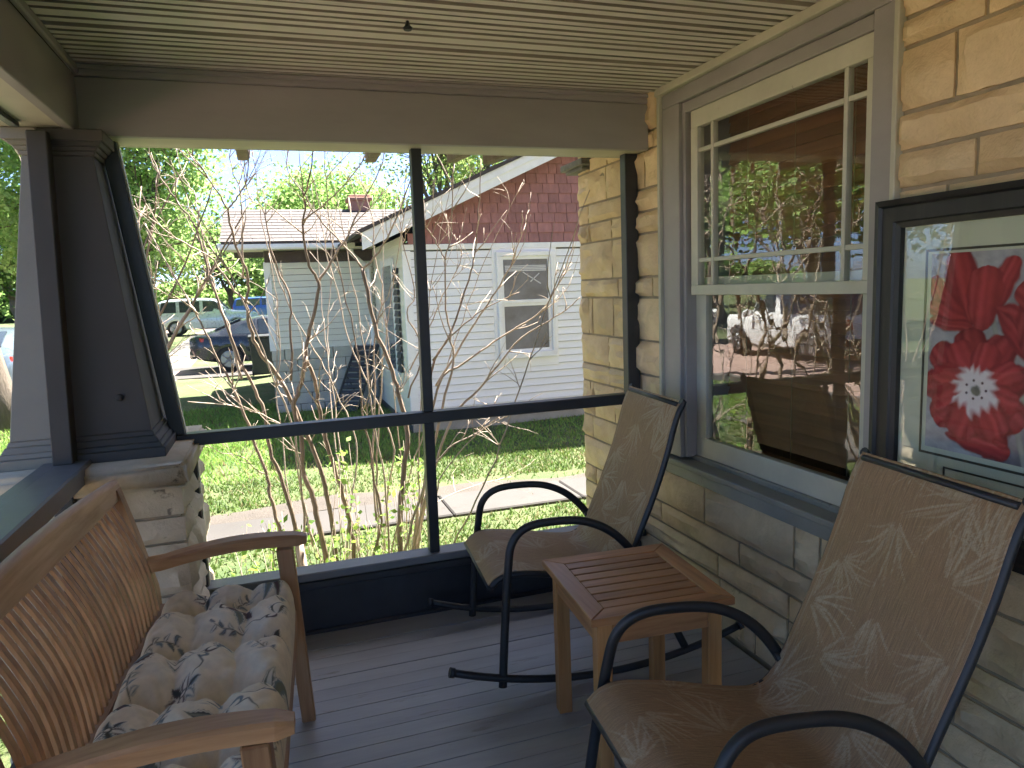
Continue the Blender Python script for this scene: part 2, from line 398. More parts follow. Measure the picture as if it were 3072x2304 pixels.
def beams():
    t = thing('porch_beam', 'taupe painted end beam over the far screen', 'beam', (.55, 3.13, 2.11))
    b = MB(); b.box((-.61, 3.065, 2.112), (1.728, 3.10, 2.318), .003); obj('face_board', b, M_TAUPE, t)
    b = MB(); b.box((-.62, 3.10, 2.116), (1.735, 3.30, 2.36), .003); obj('beam_core', b, M_TRIM, t)
    b = MB(); b.box((-.61, 3.05, 2.318), (1.728, 3.10, 2.356), .006); b.box((-.61, 3.035, 2.338), (1.728, 3.05, 2.355), .003); obj('moulding', b, M_TAUPE, t)
    t = thing('porch_beam', 'long taupe side beam above the street screen', 'beam', (-.7, .5, 2.11))
    b = MB(); b.box((-.64, -2.5, 2.112), (-.605, 3.10, 2.325), .003); obj('face_board', b, M_TAUPE, t)
    b = MB(); b.box((-.86, -2.5, 2.118), (-.64, 3.30, 2.36), .003); obj('beam_core', b, M_TRIM, t)
    b = MB(); b.box((-.605, -2.5, 2.322), (-.585, 3.06, 2.355), .005); obj('moulding', b, M_TAUPE, t)
    b = MB(); b.box((-.78, -2.5, 2.10), (-.75, 2.9, 2.118), .003); obj('screen_stop', b, M_CHAR, t)
    # porch roof above with rafter tails
    t = thing('porch_roof', 'porch roof edge with exposed grey rafter tails above the screen', 'roof', (.5, 3.3, 2.45))
    mr = M('roof_felt', (.10, .095, .09), .9, .2, 6, .5, 60)
    b = MB(); b.box((-1.08, -2.7, 2.46), (2.1, 4.08, 2.52)); b.box((-1.05, -2.7, 2.44), (-.9, 3.3, 2.46)); obj('roof_deck', b, mr, t)  # unseen deck overhang, lengthened to keep the sun off floor and sill
    mt = M('weathered_rafter', (.24, .20, .155), .8, .18, 8, .4, 60, stretch=(1, 4, 1))
    for (u, v, dx) in ((730, 482, .0), (1112, 488, .0), (1355, 488, .10), (1462, 494, .14)):
        e = at(u, v, 3.72); b = MB(); q = []
        wd = .052
        for yy, sx in ((3.31, dx), (3.72, 0)):
            for zz in (e.z if yy > 3.5 else e.z+.02, 2.455): q.append((e.x+sx, yy, zz))
        P = [(q[0][0]-wd/2, q[0][1], q[0][2]), (q[0][0]+wd/2, q[0][1], q[0][2]), (q[2][0]+wd/2, q[2][1], q[2][2]), (q[2][0]-wd/2, q[2][1], q[2][2]),
             (q[1][0]-wd/2, q[1][1], q[1][2]), (q[1][0]+wd/2, q[1][1], q[1][2]), (q[3][0]+wd/2, q[3][1], q[3][2]), (q[3][0]-wd/2, q[3][1], q[3][2])]
        b.hexa(P, .003); obj('rafter_tail', b, mt, t)
beams()

# ------------------------------------------------------------------ stone house on the right
XW = 1.737
ROWS = [0, .128, .234, .337, .440, .612, .745, .947, 1.05, 1.22, 1.43, 1.53, 1.735, 1.84, 1.945, 2.12, 2.20, 2.40, 2.6]
def rockblock(w, h, seed, depth=.020, nx=None):
    """rock-faced block: y along the wall, z up, face towards -x, centred"""
    r = np.random.default_rng(seed); nx = nx or max(4, min(12, int(w/.038))); nz = max(4, min(7, int(h/.03)))
    ys = np.linspace(-w/2, w/2, nx+1); zs = np.linspace(-h/2, h/2, nz+1); V = []; F = []
    ph = r.uniform(0, 6.28, 8); fr = r.uniform(8, 34, 8)
    for j, z in enumerate(zs):
        for i, y in enumerate(ys):
            e = min((y+w/2), (w/2-y), (z+h/2), (h/2-z)); k = min(1, e/.022)
            d = depth*(.30+.70*k**.5)+k*depth*.55*(math.sin(y*fr[0]+ph[0])*math.sin(z*fr[1]+ph[1])+.6*math.sin(y*fr[2]*1.7+z*20+ph[2]))+k*r.normal(0, .0026)+k*depth*.5*max(0, math.sin(y*fr[3]*.45+z*fr[4]*.6+ph[3]))**3
            d = min(d+k*.010*math.sin(z*fr[5]*2.4+y*fr[6]*.35+ph[4])*(seed % 3 > 0), .034)
            if e < 1e-6: d = depth*.22+r.uniform(-.001, .001)
            V.append((-d, y+(r.uniform(-.004, .004) if 0 < i < nx else r.uniform(-.0015, .0015)), z+(r.uniform(-.004, .004) if 0 < j < nz else r.uniform(-.0015, .0015))))
    for j in range(nz):
        for i in range(nx):
            q = j*(nx+1)+i; F.append((q, q+nx+1, q+nx+2, q+1))
    n0 = len(V)
    V += [(.05, -w/2, -h/2), (.05, w/2, -h/2), (.05, w/2, h/2), (.05, -w/2, h/2)]
    bot = list(range(nx+1)); top = [nz*(nx+1)+i for i in range(nx+1)]; lf = [j*(nx+1) for j in range(nz+1)]; rt = [j*(nx+1)+nx for j in range(nz+1)]
    me = bpy.data.meshes.new('block')
    me.from_pydata(V, [], F+[bot+[n0+1, n0], list(reversed(top))+[n0+3, n0+2], list(reversed(lf))+[n0, n0+3], rt+[n0+2, n0+1], (n0, n0+1, n0+2, n0+3)])
    bm = bmesh.new(); bm.from_mesh(me); bmesh.ops.recalc_face_normals(bm, faces=bm.faces); bm.to_mesh(me); bm.free()
    return me
WIN = (1.66, 2.955, .612, 2.352)   # y0, y1, z0, z1 of the outer casing
def house():
    h = thing('stone_house', 'house of tan painted rock faced blocks behind the porch chairs', 'house', (3, 1, -.45))
    b = MB(); x0, x1 = XW+.006, XW+.20
    y0, y1, z0, z1 = WIN
    for (a, c) in (((x0, -2.7, -.5), (x1, y0, 2.6)), ((x0, y1, -.5), (x1, 3.90, 2.6)), ((x0, y0, -.5), (x1, y1, z0)), ((x0, y0, z1), (x1, y1, 2.6))): b.box(a, c)
    wall = obj('wall', b, M_MORTAR, h)
    joints = {4: [2.633, 2.06], 3: [3.0, 2.385], 2: [2.533, 2.085], 1: [2.52, 2.09, 1.45], 5: [], }
    seed = 100
    for r in range(len(ROWS)-2):
        za, zb = ROWS[r], ROWS[r+1]; hh = zb-za-.012
        if r in joints and joints[r]: js = [3.90]+sorted(joints[r], reverse=True)
        else:
            js = [3.90]
        y = js[-1]; rr = random.Random(r*13+5)
        if len(js) == 1:
            y = 3.90
        while y > -.6:
            y -= rr.choice([.13, .25, .36, .42, .42, .48]); js.append(y)
        if r % 3 == 0: js = [js[0], 3.79, 3.74]+[j for j in js if j < 3.60]
        for a, c in zip(js[:-1], js[1:]):
            lo, hi = c+.006, a-.006
            if hi-lo < .03: continue
            # leave the window opening free
            segs = [(lo, hi, za+.006, zb-.006)]
            if zb > WIN[2]+.01 and za < WIN[3]-.01:
                segs = []
                if lo < WIN[0]: segs.append((lo, min(hi, WIN[0]-.003), za+.006, zb-.006))
                if hi > WIN[1]: segs.append((max(lo, WIN[1]+.003), hi, za+.006, zb-.006))
            for (l, u, p, q) in segs:
                if u-l < .03 or q-p < .02: continue
                seed += 1
                me_ = rockblock(u-l, q-p, seed)
                me_.polygons.foreach_set('use_smooth', [True]*len(me_.polygons)); me_.set_sharp_from_angle(angle=R(32))
                obj('block', me_, M_STONE, wall, (XW+.004, (l+u)/2, (p+q)/2))
    # corner return and mass of the house
    b = MB(); b.box((1.96, 3.0, -.5), (9.5, 3.86, 5.2)); b.box((2.6, -8, -.5), (9.5, 3.0, 5.2)); b.box((1.98, -8, -.5), (2.6, -2.7, 5.2)); b.box((XW+.21, -2.7, 2.62), (2.6, 3.0, 5.2))
    obj('house_mass', b, M_MORTAR, h)
    b = MB(); b.box((XW+.03, 3.86, -.5), (2.3, 3.90, 5.2)); obj('end_wall', b, M_STONE, h)
    b = MB(); b.box((1.69, 3.74, 2.135), (2.3, 3.97, 2.155), .004); b.box((1.67, 3.70, 2.155), (2.3, 4.0, 2.19), .004)
    obj('eave_return', b, M('grey_shingle', (.2, .19, .175), .9, .2, 30, .6, 60), h)
    b = MB(); b.prism([(1.3, -8.5, 4.9), (9.9, -8.5, 4.9), (5.6, -8.5, 6.9)], (0, 12.9, 0)); obj('roof', b, M('house_roof', (.12, .11, .10), .9), h)
    # dark room behind the glass
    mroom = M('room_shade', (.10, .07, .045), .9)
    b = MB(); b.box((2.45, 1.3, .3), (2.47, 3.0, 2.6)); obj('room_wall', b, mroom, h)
    # ---- window
    y0, y1, z0, z1 = WIN
    win = obj('window', MB().box((XW-.006, y0+.004, 2.262), (XW+.05, y1-.004, z1-.03), .003), M_TAUPE, h, label='double hung prairie style window with cream sashes')
    def wp(name, a, c, mt, bev=.003): return obj(name, MB().box(a, c, bev), mt, win)
    x = XW
    wp('casing', (x-.006, y0+.004, .70), (x+.05, 1.752, 2.2615), M_TAUPE)
    wp('casing', (x-.006, 2.812, .70), (x+.05, y1-.004, 2.2615), M_TAUPE)
    wp('casing_edge', (x-.022, y0-.014, .66), (x+.02, y0+.004, z1+.0), M_TRIM)
    wp('casing_edge', (x-.022, y1-.004, .66), (x+.02, y1+.016, z1+.0), M_TRIM)
    wp('casing_cap', (x-.03, y0-.02, z1-.03), (x+.05, y1+.02, z1+.003), M_TRIM)
    wp('stop_bead', (x+.012, 2.79, .705), (x+.15, 2.812, 2.26), M_TAUPE)
    wp('stop_bead', (x+.012, 1.752, .705), (x+.15, 1.768, 2.26), M_TAUPE)
    wp('stop_bead', (x+.0125, 1.768, 2.215), (x+.15, 2.79, 2.26), M_TAUPE)
    wp('window_sill', (x-.035, y0-.02, .668), (x+.05, y1+.02, .692), M_WINFRAME_GREY, .004)
    wp('window_sill', (x+.05, y0, .682), (x+.18, y1, .712), M_WINFRAME_GREY, .004)
    wp('apron', (x-.016, y0-.014, .612), (x+.02, y1+.014, .6675), M_WINFRAME_GREY, .003)
    # upper sash (outer track)
    us = wp('upper_sash', (x+.022, 1.768, 2.142), (x+.058, 2.762, 2.214), M_SASH)
    def sp(par, name, a, c, mt, bev=.002): return obj(name, MB().box(a, c, bev), mt, win)
    sp(us, 'sash_stile', (x+.022, 1.768, 1.482), (x+.058, 1.800, 2.142), M_SASH)
    sp(us, 'sash_stile', (x+.022, 2.712, 1.482), (x+.058, 2.762, 2.142), M_SASH)
    sp(us, 'meeting_rail', (x+.021, 1.768, 1.440), (x+.058, 2.762, 1.482), M_SASH)
    for yy in (1.888, 2.612): sp(us, 'glazing_bar', (x+.026, yy-.0085, 1.482), (x+.052, yy+.0085, 2.142), M_SASH)
    for zz in (2.046, 1.588):
        for ya, yb in ((1.800, 1.8795), (1.8965, 2.6035), (2.6205, 2.712)): sp(us, 'glazing_bar', (x+.028, ya, zz-.0085), (x+.050, yb, zz+.0085), M_SASH)
    mg = glass('old_window_glass', (.96, .98, .96), 1.66, .07, 7)
    for ya, yb in ((1.800, 1.8795), (1.8965, 2.6035), (2.6205, 2.712)):
        for za, zb in ((1.482, 1.5795), (1.5965, 2.0375), (2.0545, 2.142)):
            obj('pane', MB().box((x+.039, ya, za), (x+.041, yb, zb)), mg, win)
    # lower sash (inner track)
    sp(us, 'sash_stile', (x+.064, 1.768, .800), (x+.098, 1.838, 1.478), M_SASH)
    sp(us, 'sash_stile', (x+.064, 2.715, .800), (x+.098, 2.789, 1.478), M_SASH)
    sp(us, 'bottom_rail', (x+.064, 1.768, .712), (x+.098, 2.789, .800), M_SASH)
    sp(us, 'meeting_rail', (x+.064, 1.768, 1.4782), (x+.098, 2.789, 1.515), M_SASH)
    obj('pane', MB().box((x+.080, 1.838, .800), (x+.082, 2.715, 1.478)), mg, win)
    wp('jamb', (x+.15, 2.79, .7), (x+.35, 2.82, 2.3), M_TAUPE); wp('jamb', (x+.15, 1.73, .7), (x+.35, 1.76, 2.3), M_TAUPE)
    return h
HOUSE = house()
def blind():
    t = thing('window_blind', 'brown wooden slat blind hanging inside the house window', 'blind', (1.92, 2.27, .75))
    mw_ = wood('blind_wood', (.15, .060, .020), (.21, .088, .032), (.26, .115, .045), 1, .5)
    b = MB(); b.box((1.895, 1.79, 2.20), (1.95, 2.765, 2.25), .004); obj('head_rail', b, mw_, t)
    pr = MB(); pr.box((-.0016, -.455, -.0255), (.0016, .455, .0255)); me = pr.mesh('slat'); me.materials.append(mw_)
    z = 2.185; k = 0
    while z > .80:
        obj('slat', me, None, t, (1.92, 2.255, z), (0, R(14 if z > 1.35 else 22)+random.uniform(-.04, .04), random.uniform(-.002, .002)))
        z -= .0435; k += 1
    b = MB(); b.box((1.90, 1.80, .755), (1.94, 2.71, .775), .003); obj('bottom_rail', b, mw_, t)
    mc = M('blind_cord', (.30, .22, .13), .9)
    for yy in (1.98, 2.27, 2.55):
        obj('cord', MB().tube([(1.893, yy, 2.2), (1.890, yy, .77)], .0018, 5), mc, t)
blind()

# ------------------------------------------------------------------ corner pier and tapered column
CX, CY = -.675, 3.13
def pier():
    t = thing('stone_pier', 'pale rock faced stone pier with rounded cap under the column', 'pier', (CX, CY, -.45))
    hw = .325
    core = obj('core', MB().box((CX-hw+.02, CY-hw+.02, -.5), (CX+hw-.02, CY+hw-.02, .84)), M_MORTAR, t)
    rows = [-.45, -.25, -.08, .12, .33, .42, .62, .72, .838]; seed = 900
    for r in range(len(rows)-1):
        za, zb = rows[r], rows[r+1]; zc = (za+zb)/2; hh = zb-za-.012
        cuts = [-hw, (-.12 if r % 2 else .13), hw] if r != 3 else [-hw, hw]
        for fc in range(4):
            for a, c in zip(cuts[:-1], cuts[1:]):
                seed += 1; m = (a+c)/2; wd = c-a-.012
                me = rockblock(wd, hh, seed, .019); me.polygons.foreach_set('use_smooth', [True]*len(me.polygons)); me.set_sharp_from_angle(angle=R(32))
                if fc == 0: loc, rz = (CX+m, CY-hw+.012, zc), R(90)
                elif fc == 1: loc, rz = (CX+hw-.012, CY+m, zc), R(180)
                elif fc == 2: loc, rz = (CX-m, CY+hw-.012, zc), R(-90)
                else: loc, rz = (CX-hw+.012, CY-m, zc), 0
                obj('block', me, M_STONE2, core, loc, (0, 0, rz))
    b = MB(); b.box((CX-.36, CY-.395, .838), (CX+.36, CY+.40, .936), .02, 3)
    bmesh.ops.subdivide_edges(b.bm, edges=b.bm.edges[:], cuts=2, use_grid_fill=True)
    me = b.mesh('cap')
    for v in me.vertices:
        n = math.sin(v.co.x*31+v.co.z*20)*math.sin(v.co.y*27+v.co.z*13)
        k = .010 if v.co.z < .93 else .002
        v.co.x += n*k; v.co.y += n*k*.8
    for p in me.polygons: p.use_smooth = True
    obj('cap', me, M_STONE2, t)
pier()
M_COLOUT = M('tan_column_side', (.25, .225, .175), .55, .08, 3, .08, 60)
def column():
    t = thing('porch_column', 'dark grey square tapered porch column on the stone pier', 'column', (CX, CY, .936))
    XS = -.722      # the street screen meets the column here; outside it is a lighter tan
    def fr(parts, side):
        b = MB()
        for z0, z1, a0, a1 in parts:
            l0, l1 = (XS, XS) if side else (CX-a0, CX-a1); r0, r1 = (CX+a0, CX+a1) if side else (XS-.001, XS-.001)
            b.hexa([(l0, CY-a0, z0), (r0, CY-a0, z0), (r0, CY+a0, z0), (l0, CY+a0, z0), (l1, CY-a1, z1), (r1, CY-a1, z1), (r1, CY+a1, z1), (l1, CY+a1, z1)], .0025)
        return b
    for side, mt, lb in ((1, M_GREY, None), (0, M_COLOUT, 'lighter tan outer side of the column')):
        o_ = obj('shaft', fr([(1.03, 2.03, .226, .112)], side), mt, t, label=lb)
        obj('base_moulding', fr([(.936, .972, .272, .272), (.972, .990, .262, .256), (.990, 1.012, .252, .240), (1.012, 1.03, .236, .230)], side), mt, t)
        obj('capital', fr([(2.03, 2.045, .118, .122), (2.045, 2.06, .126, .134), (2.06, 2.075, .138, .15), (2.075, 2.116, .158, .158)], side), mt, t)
    obj('bolt_head', MB().lathe([(.014, 0), (.012, .008), (.004, .011)], 12, (0, 0, 0), 'Y'), M_GREY, t, (-.545, 2.906, 1.16), (0, 0, R(180)))
column()

# ------------------------------------------------------------------ screen frames
m_mesh, nt_, p_ = new_mat('insect_screen')
nt_.nodes.remove(p_)
_t = nt_.nodes.new('ShaderNodeBsdfTransparent'); _df = nt_.nodes.new('ShaderNodeBsdfDiffuse'); _df.inputs[0].default_value = (.12, .12, .12, 1)
_mx = nt_.nodes.new('ShaderNodeMixShader'); _mx.inputs[0].default_value = .07
nt_.links.new(_t.outputs[0], _mx.inputs[1]); nt_.links.new(_df.outputs[0], _mx.inputs[2]); nt_.links.new(_mx.outputs[0], nt_.nodes['Material Output'].inputs[0])
def screens():
    t = thing('screen_frame', 'charcoal timber screen frame closing the far end of the porch', 'screen', (.6, 3.2, 0))
    Y0, Y1 = 3.178, 3.232
    def bx(name, a, c, bev=.003, mt=M_CHAR): return obj(name, MB().box(a, c, bev), mt, t)
    for za, zb_ in ((.292, .906), (.957, 2.118)):
        xa, xb = .620+.012*(za-.292)/1.826, .620+.012*(zb_-.292)/1.826
        obj('post', MB().hexa([(xa, Y0, za), (xa+.046, Y0, za), (xa+.046, Y1, za), (xa, Y1, za), (xb, Y0, zb_), (xb+.046, Y0, zb_), (xb+.046, Y1, zb_), (xb, Y1, zb_)], .003), M_CHAR, t)
    bx('post', (1.662, Y0, .292), (1.730, Y1, 2.118))
    bx('post', (-.415, Y0, .292), (-.338, Y1, .906))
    bx('rail', (-.43, Y0-.014, .906), (1.662, Y1, .957), .004)
    bx('sill', (-.36, 3.150, .255), (1.7305, 3.262, .292), .005, M_RAIL)
    bx('sill_nosing', (-.36, 3.140, .222), (1.7305, 3.178, .2549), .004)
    bx('skirt_board', (-.36, 3.182, .001), (1.7305, 3.215, .2549), .003)
    bx('toe_moulding', (-.36, 3.166, .001), (1.7305, 3.182, .018), .004)
    # raked stile that follows the taper of the column
    P = [(-.425, Y0, .957), (-.372, Y0, .957), (-.372, Y1, .957), (-.425, Y1, .957), (-.567, Y0, 2.118), (-.512, Y0, 2.118), (-.512, Y1, 2.118), (-.567, Y1, 2.118)]
    obj('raked_stile', MB().hexa(P, .003), M_CHAR, t)
    P = [(-.372, Y0+.02, .957), (-.367, Y0+.02, .957), (-.367, Y1, .957), (-.372, Y1, .957), (-.512, Y0+.02, 2.118), (-.507, Y0+.02, 2.118), (-.507, Y1, 2.118), (-.512, Y1, 2.118)]
    obj('screen_bead', MB().hexa(P), M_TRIM, t)
    bx('screen_bead', (-.338, Y0+.02, .292), (-.334, Y1, .906), 0, M_TRIM)
    ys = 3.236
    for poly in ([(-.36, .93), (.645, .93), (.645, 2.11), (-.50, 2.11)], [(.645, .93), (1.70, .93), (1.70, 2.11), (.645, 2.11)], [(-.33, .29), (.645, .29), (.645, .93), (-.33, .93)], [(.645, .29), (1.70, .29), (1.70, .93), (.645, .93)]):
        obj('screen_mesh', MB().prism([(x, ys, z) for x, z in poly], (0, .0008, 0)), m_mesh, t)
    t = thing('screen_frame', 'grey railed screen frame along the street side behind the bench', 'screen', (-.72, .5, 0))
    def bx(name, a, c, bev=.003, mt=M_RAIL): return obj(name, MB().box(a, c, bev), mt, t)
    bx('rail', (-.80, -2.4, .885), (-.645, 2.86, .952), .006)
    bx('lower_rail', (-.75, -2.4, .20), (-.69, 2.80, .26))
    bx('skirt_board', (-.735, -2.4, -.03), (-.705, 2.80, .20), .003, M_CHAR)
    for yy in (.62, -1.5): bx('post', (-.752, yy, .26), (-.70, yy+.055, .885)); bx('post', (-.752, yy, .952), (-.70, yy+.055, 2.10))
    P = [(-.752, 2.80, .952), (-.690, 2.80, .952), (-.690, 2.872, .952), (-.752, 2.872, .952), (-.745, 2.935, 2.10), (-.683, 2.935, 2.10), (-.683, 3.0, 2.10), (-.745, 3.0, 2.10)]
    obj('raked_stile', MB().hexa(P, .003), M_GREY, t)
    bx('post', (-.752, 2.75, .26), (-.69, 2.80, .885), .003, M_CHAR)
    obj('screen_mesh', MB().prism([(-.745, -2.4, .26), (-.745, 2.80, .26), (-.745, 2.84, .952), (-.745, 2.98, 2.10), (-.745, -2.4, 2.10)], (-.0008, 0, 0)), m_mesh, t)
screens()

# ------------------------------------------------------------------ rocking chairs
def lobj(name, me, mat, parent, label=None):
    """part given in the local frame of its (turned) parent"""
    o = obj(name, me, mat, None, label=label); o.parent = parent; o.matrix_parent_inverse = Matrix.Identity(4); return o
def copy_tree(o, parent=None):
    c = o.copy(); COL.objects.link(c); c.parent = parent; WM[c] = WM.get(o)
    for ch in list(o.children): copy_tree(ch, c)
    return c
M_TUBE = M('black_tube_paint', (.020, .020, .020), .45, .2, 12, .06, 200, spots=(60, .74, (.10, .10, .10)))
m_sling, nt_, p_ = new_mat('sling_fabric')
_a = nt_.nodes.new('ShaderNodeAttribute'); _a.attribute_name = 'Col'
_v = coords(nt_, (1, 1, 1), False)
_uv = nt_.nodes.new('ShaderNodeAttribute'); _uv.attribute_name = 'Weave'
_mp = nt_.nodes.new('ShaderNodeMapping'); _mp.inputs['Scale'].default_value = (14, 420, 1); nt_.links.new(_uv.outputs['Vector'], _mp.inputs[0])
_n = noise(nt_, _mp.outputs[0], 1.0, 3, .7)
_mp2 = nt_.nodes.new('ShaderNodeMapping'); _mp2.inputs['Scale'].default_value = (500, 500, 1); nt_.links.new(_uv.outputs['Vector'], _mp2.inputs[0])
_n2 = noise(nt_, _mp2.outputs[0], 1.0, 2, .5)
_c = mixc(nt_, _a.outputs['Color'], ramp(nt_, _n, [(.35, (.72, .72, .72)), (.62, (1.30, 1.28, 1.25))]), .8, 'MULTIPLY')
_c = mixc(nt_, _c, ramp(nt_, _n2, [(.3, (.8, .8, .8)), (.7, (1.2, 1.2, 1.2))]), .8, 'MULTIPLY')
nt_.links.new(_c, p_.inputs['Base Color']); p_.inputs['Roughness'].default_value = .62; p_.inputs['Specular IOR Level'].default_value = .35
_b = nt_.nodes.new('ShaderNodeBump'); _b.inputs['Strength'].default_value = .35; _b.inputs['Distance'].default_value = .001
nt_.links.new(_n2, _b.inputs['Height']); nt_.links.new(_b.outputs[0], p_.inputs['Normal'])

def strokes_mask(A, B, strokes):
    """A, B: coordinate grids; strokes: list of (points, w0, w1) tapered curves"""
    m = np.zeros_like(A)
    for pts, w0, w1, val in strokes:
        pts = np.asarray(pts); pad = max(w0, w1)*1.5
        box = (A > pts[:, 0].min()-pad) & (A < pts[:, 0].max()+pad) & (B > pts[:, 1].min()-pad) & (B < pts[:, 1].max()+pad)
        if not box.any(): continue
        a = A[box]; b = B[box]; best = np.full(a.shape, 0.0); n = len(pts)-1
        for i in range(n):
            p, q = pts[i], pts[i+1]; d = q-p; L2 = d@d+1e-12
            t = np.clip(((a-p[0])*d[0]+(b-p[1])*d[1])/L2, 0, 1)
            dist = np.hypot(a-p[0]-t*d[0], b-p[1]-t*d[1]); s = (i+t)/n
            wd = (w0+(w1-w0)*s)*np.sqrt(np.clip(4*s*(1.02-s), .02, 1))
            best = np.maximum(best, np.clip((wd-dist)/(.0022)+.5, 0, 1))
        m[box] = np.maximum(m[box], best*val)
    return m
def sling_mesh():
    prof = bez([(.304, 0, .408), (.268, 0, .438), (.199, 0, .452), (.05, 0, .428), (-.11, 0, .392), (-.195, 0, .392), (-.250, 0, .440), (-.30, 0, .545), (-.365, 0, .69), (-.418, 0, .83), (-.452, 0, .94), (-.472, 0, .99), (-.496, 0, 1.03)], 30)
    P = np.array([tuple(p) for p in prof])
    L = np.concatenate([[0], np.cumsum(np.linalg.norm(np.diff(P, axis=0), axis=1))])
    na, nb, hw = 360, 118, .249
    a = np.linspace(0, L[-1], na); b = np.linspace(-hw, hw, nb)
    px = np.interp(a, L, P[:, 0]); pz = np.interp(a, L, P[:, 2])
    tx = np.gradient(px, a); tz = np.gradient(pz, a)
    A, B = np.meshgrid(a, b, indexing='ij')
    sag = .012*(1-(B/hw)**2)*np.sin(np.pi*np.clip(A/L[-1], 0, 1))+.0015*np.sin(A*23+B*9)*np.sin(B*17+A*4)
    X = px[:, None]+sag*(tz[:, None])*1.0; Z = pz[:, None]-sag*(tx[:, None])*-1.0*0-sag*np.abs(tx[:, None])
    V = np.stack([X, B, Z], -1).reshape(-1, 3)
    r = random.Random(21); st = []
    spots = [(.10, -.10), (.16, .14), (.30, -.02), (.42, .16), (.46, -.17), (.60, .05), (.70, -.12), (.74, .18), (.86, .00), (.95, -.18), (1.00, .14), (1.10, -.04), (1.20, .15), (1.22, -.15), (1.33, .02), (.24, -.2), (.56, -.22), (.86, .22), (1.08, .22), (.03, .05), (.36, .07), (1.15, -.23), (.8, -.23)]
    for (ca, cb) in spots:
        base = r.uniform(0, 6.28); spread = r.uniform(1.3, 2.2); n = r.randint(13, 19); Lf = r.uniform(.13, .22)
        for k in range(n):
            th = base+spread*(k/(n-1)-.5)+r.uniform(-.05, .05); l = Lf*(.65+.35*math.sin(math.pi*k/(n-1)))*r.uniform(.85, 1.1); cv = r.uniform(-.5, .5)
            pts = []
            for s in np.linspace(.12, 1, 7):
                t2 = th+cv*s; pts.append((ca+l*s*math.cos(t2), cb+l*s*math.sin(t2)))
            st.append((pts, .0042, .0012, r.uniform(.25, .85)))
    m = strokes_mask(A, B, st)
    nz = rng.random(m.shape); m = m*(.55+.45*(nz > .35))
    edge = np.clip((np.abs(B)-(hw-.022))/.004, 0, 1)*np.clip((hw-.014-np.abs(B))/.004, 0, 1)
    c0 = np.array([.285, .178, .092]); c1 = np.array([.46, .39, .27])
    m = np.clip(m*.75+edge*.35+(rng.random(m.shape) > .93)*.12, 0, 1)
    col = (c0+(c1-c0)*m[..., None]).reshape(-1, 3)
    i, j = np.meshgrid(np.arange(na-1), np.arange(nb-1), indexing='ij'); q = (i*nb+j).ravel()
    F = np.stack([q, q+1, q+nb+1, q+nb], 1)
    # thickness: second sheet just below
    nv = len(V); N = np.stack([np.broadcast_to(tz[:, None], A.shape), np.zeros_like(A), np.broadcast_to(-tx[:, None], A.shape)], -1).reshape(-1, 3)
    me = fast('sling', V, F, col, True)
    at_ = me.attributes.new('Weave', 'FLOAT_VECTOR', 'POINT')
    at_.data.foreach_set('vector', np.stack([A, B, 0*A], -1).astype(np.float32).ravel())
    return me, [Vector(p) for p in P[::10]]+[Vector(P[-1])]
def chair():
    t = thing('rocking_chair', 'brown leaf patterned sling rocking chair in the far corner beside the screen', 'chair', group='sling rocking chairs')
    me, prof = sling_mesh(); me.materials.append(m_sling)
    s = lobj('sling', me, None, t)
    md = s.modifiers.new('thick', 'SOLIDIFY'); md.thickness = .003; md.offset = -1
    for sd in (-1, 1):
        tn = [(prof[min(i+1, len(prof)-1)]-prof[max(i-1, 0)]).normalized() for i in range(len(prof))]
        lobj('side_frame', MB().tube([p+Vector((-d.z*-1.0*-.0135, sd*.246, d.x*.0135)) for p, d in zip(prof, tn)], .0130, 10), M_TUBE, t)
        arm = bez([(.284, sd*.308, .035), (.262, sd*.301, .25), (.232, sd*.285, .480), (.208, sd*.276, .572), (.150, sd*.268, .619), (.05, sd*.266, .628), (-.07, sd*.266, .614), (-.175, sd*.266, .562), (-.262, sd*.268, .470), (-.335, sd*.275, .34), (-.40, sd*.292, .19), (-.455, sd*.308, .062)], 7)
        lobj('arm_hoop', MB().tube(arm, .0128, 10, flat=(1.25, .9)), M_TUBE, t)
        rk = [(x, sd*.310, .017+.299*(x+.14)**2) for x in np.linspace(.472, -.70, 26)]
        ro = lobj('rocker', MB().tube(rk, .0138, 10, flat=(.95, 1.05)), M_TUBE, t)
        for q, qn in ((rk[0], rk[1]), (rk[-1], rk[-2])):
            d = (Vector(q)-Vector(qn)).normalized()
            e = lobj('end_cap', MB().tube([Vector(q)-d*.012, Vector(q)+d*.006], .0185, 10), M_TUBE, ro)
        lobj('bolt', MB().tube([(.225, sd*.24, .418), (.235, sd*.294, .43)], .010, 8), M_TUBE, t)
        lobj('bolt', MB().tube([(-.262, sd*.24, .45), (-.264, sd*.272, .465)], .010, 8), M_TUBE, t)
    for (x, z) in ((.225, .405), (-.345, .33)):
        lobj('crossbar', MB().tube([(x, -.285, z), (x, .285, z)], .011, 8), M_TUBE, t)
    lobj('front_bar', MB().tube([(.300, -.247, .400), (.300, .247, .400)], .010, 8), M_TUBE, t)
    lobj('top_bar', MB().tube([(-.490, -.236, 1.014), (-.490, .236, 1.014)], .010, 8), M_TUBE, t)
    return t
def pose(o, x, y, th, ti):
    o.location = (x, y, 0.004); o.rotation_euler = (0, -ti, th+math.pi)
ch = chair(); pose(ch, 1.020, 2.675, -.085, -.020)
ch2 = copy_tree(ch); pose(ch2, .97, 1.339, -.094, .034)
ch2['label'] = 'brown leaf patterned sling rocking chair nearest the camera, in front of the tulip picture'

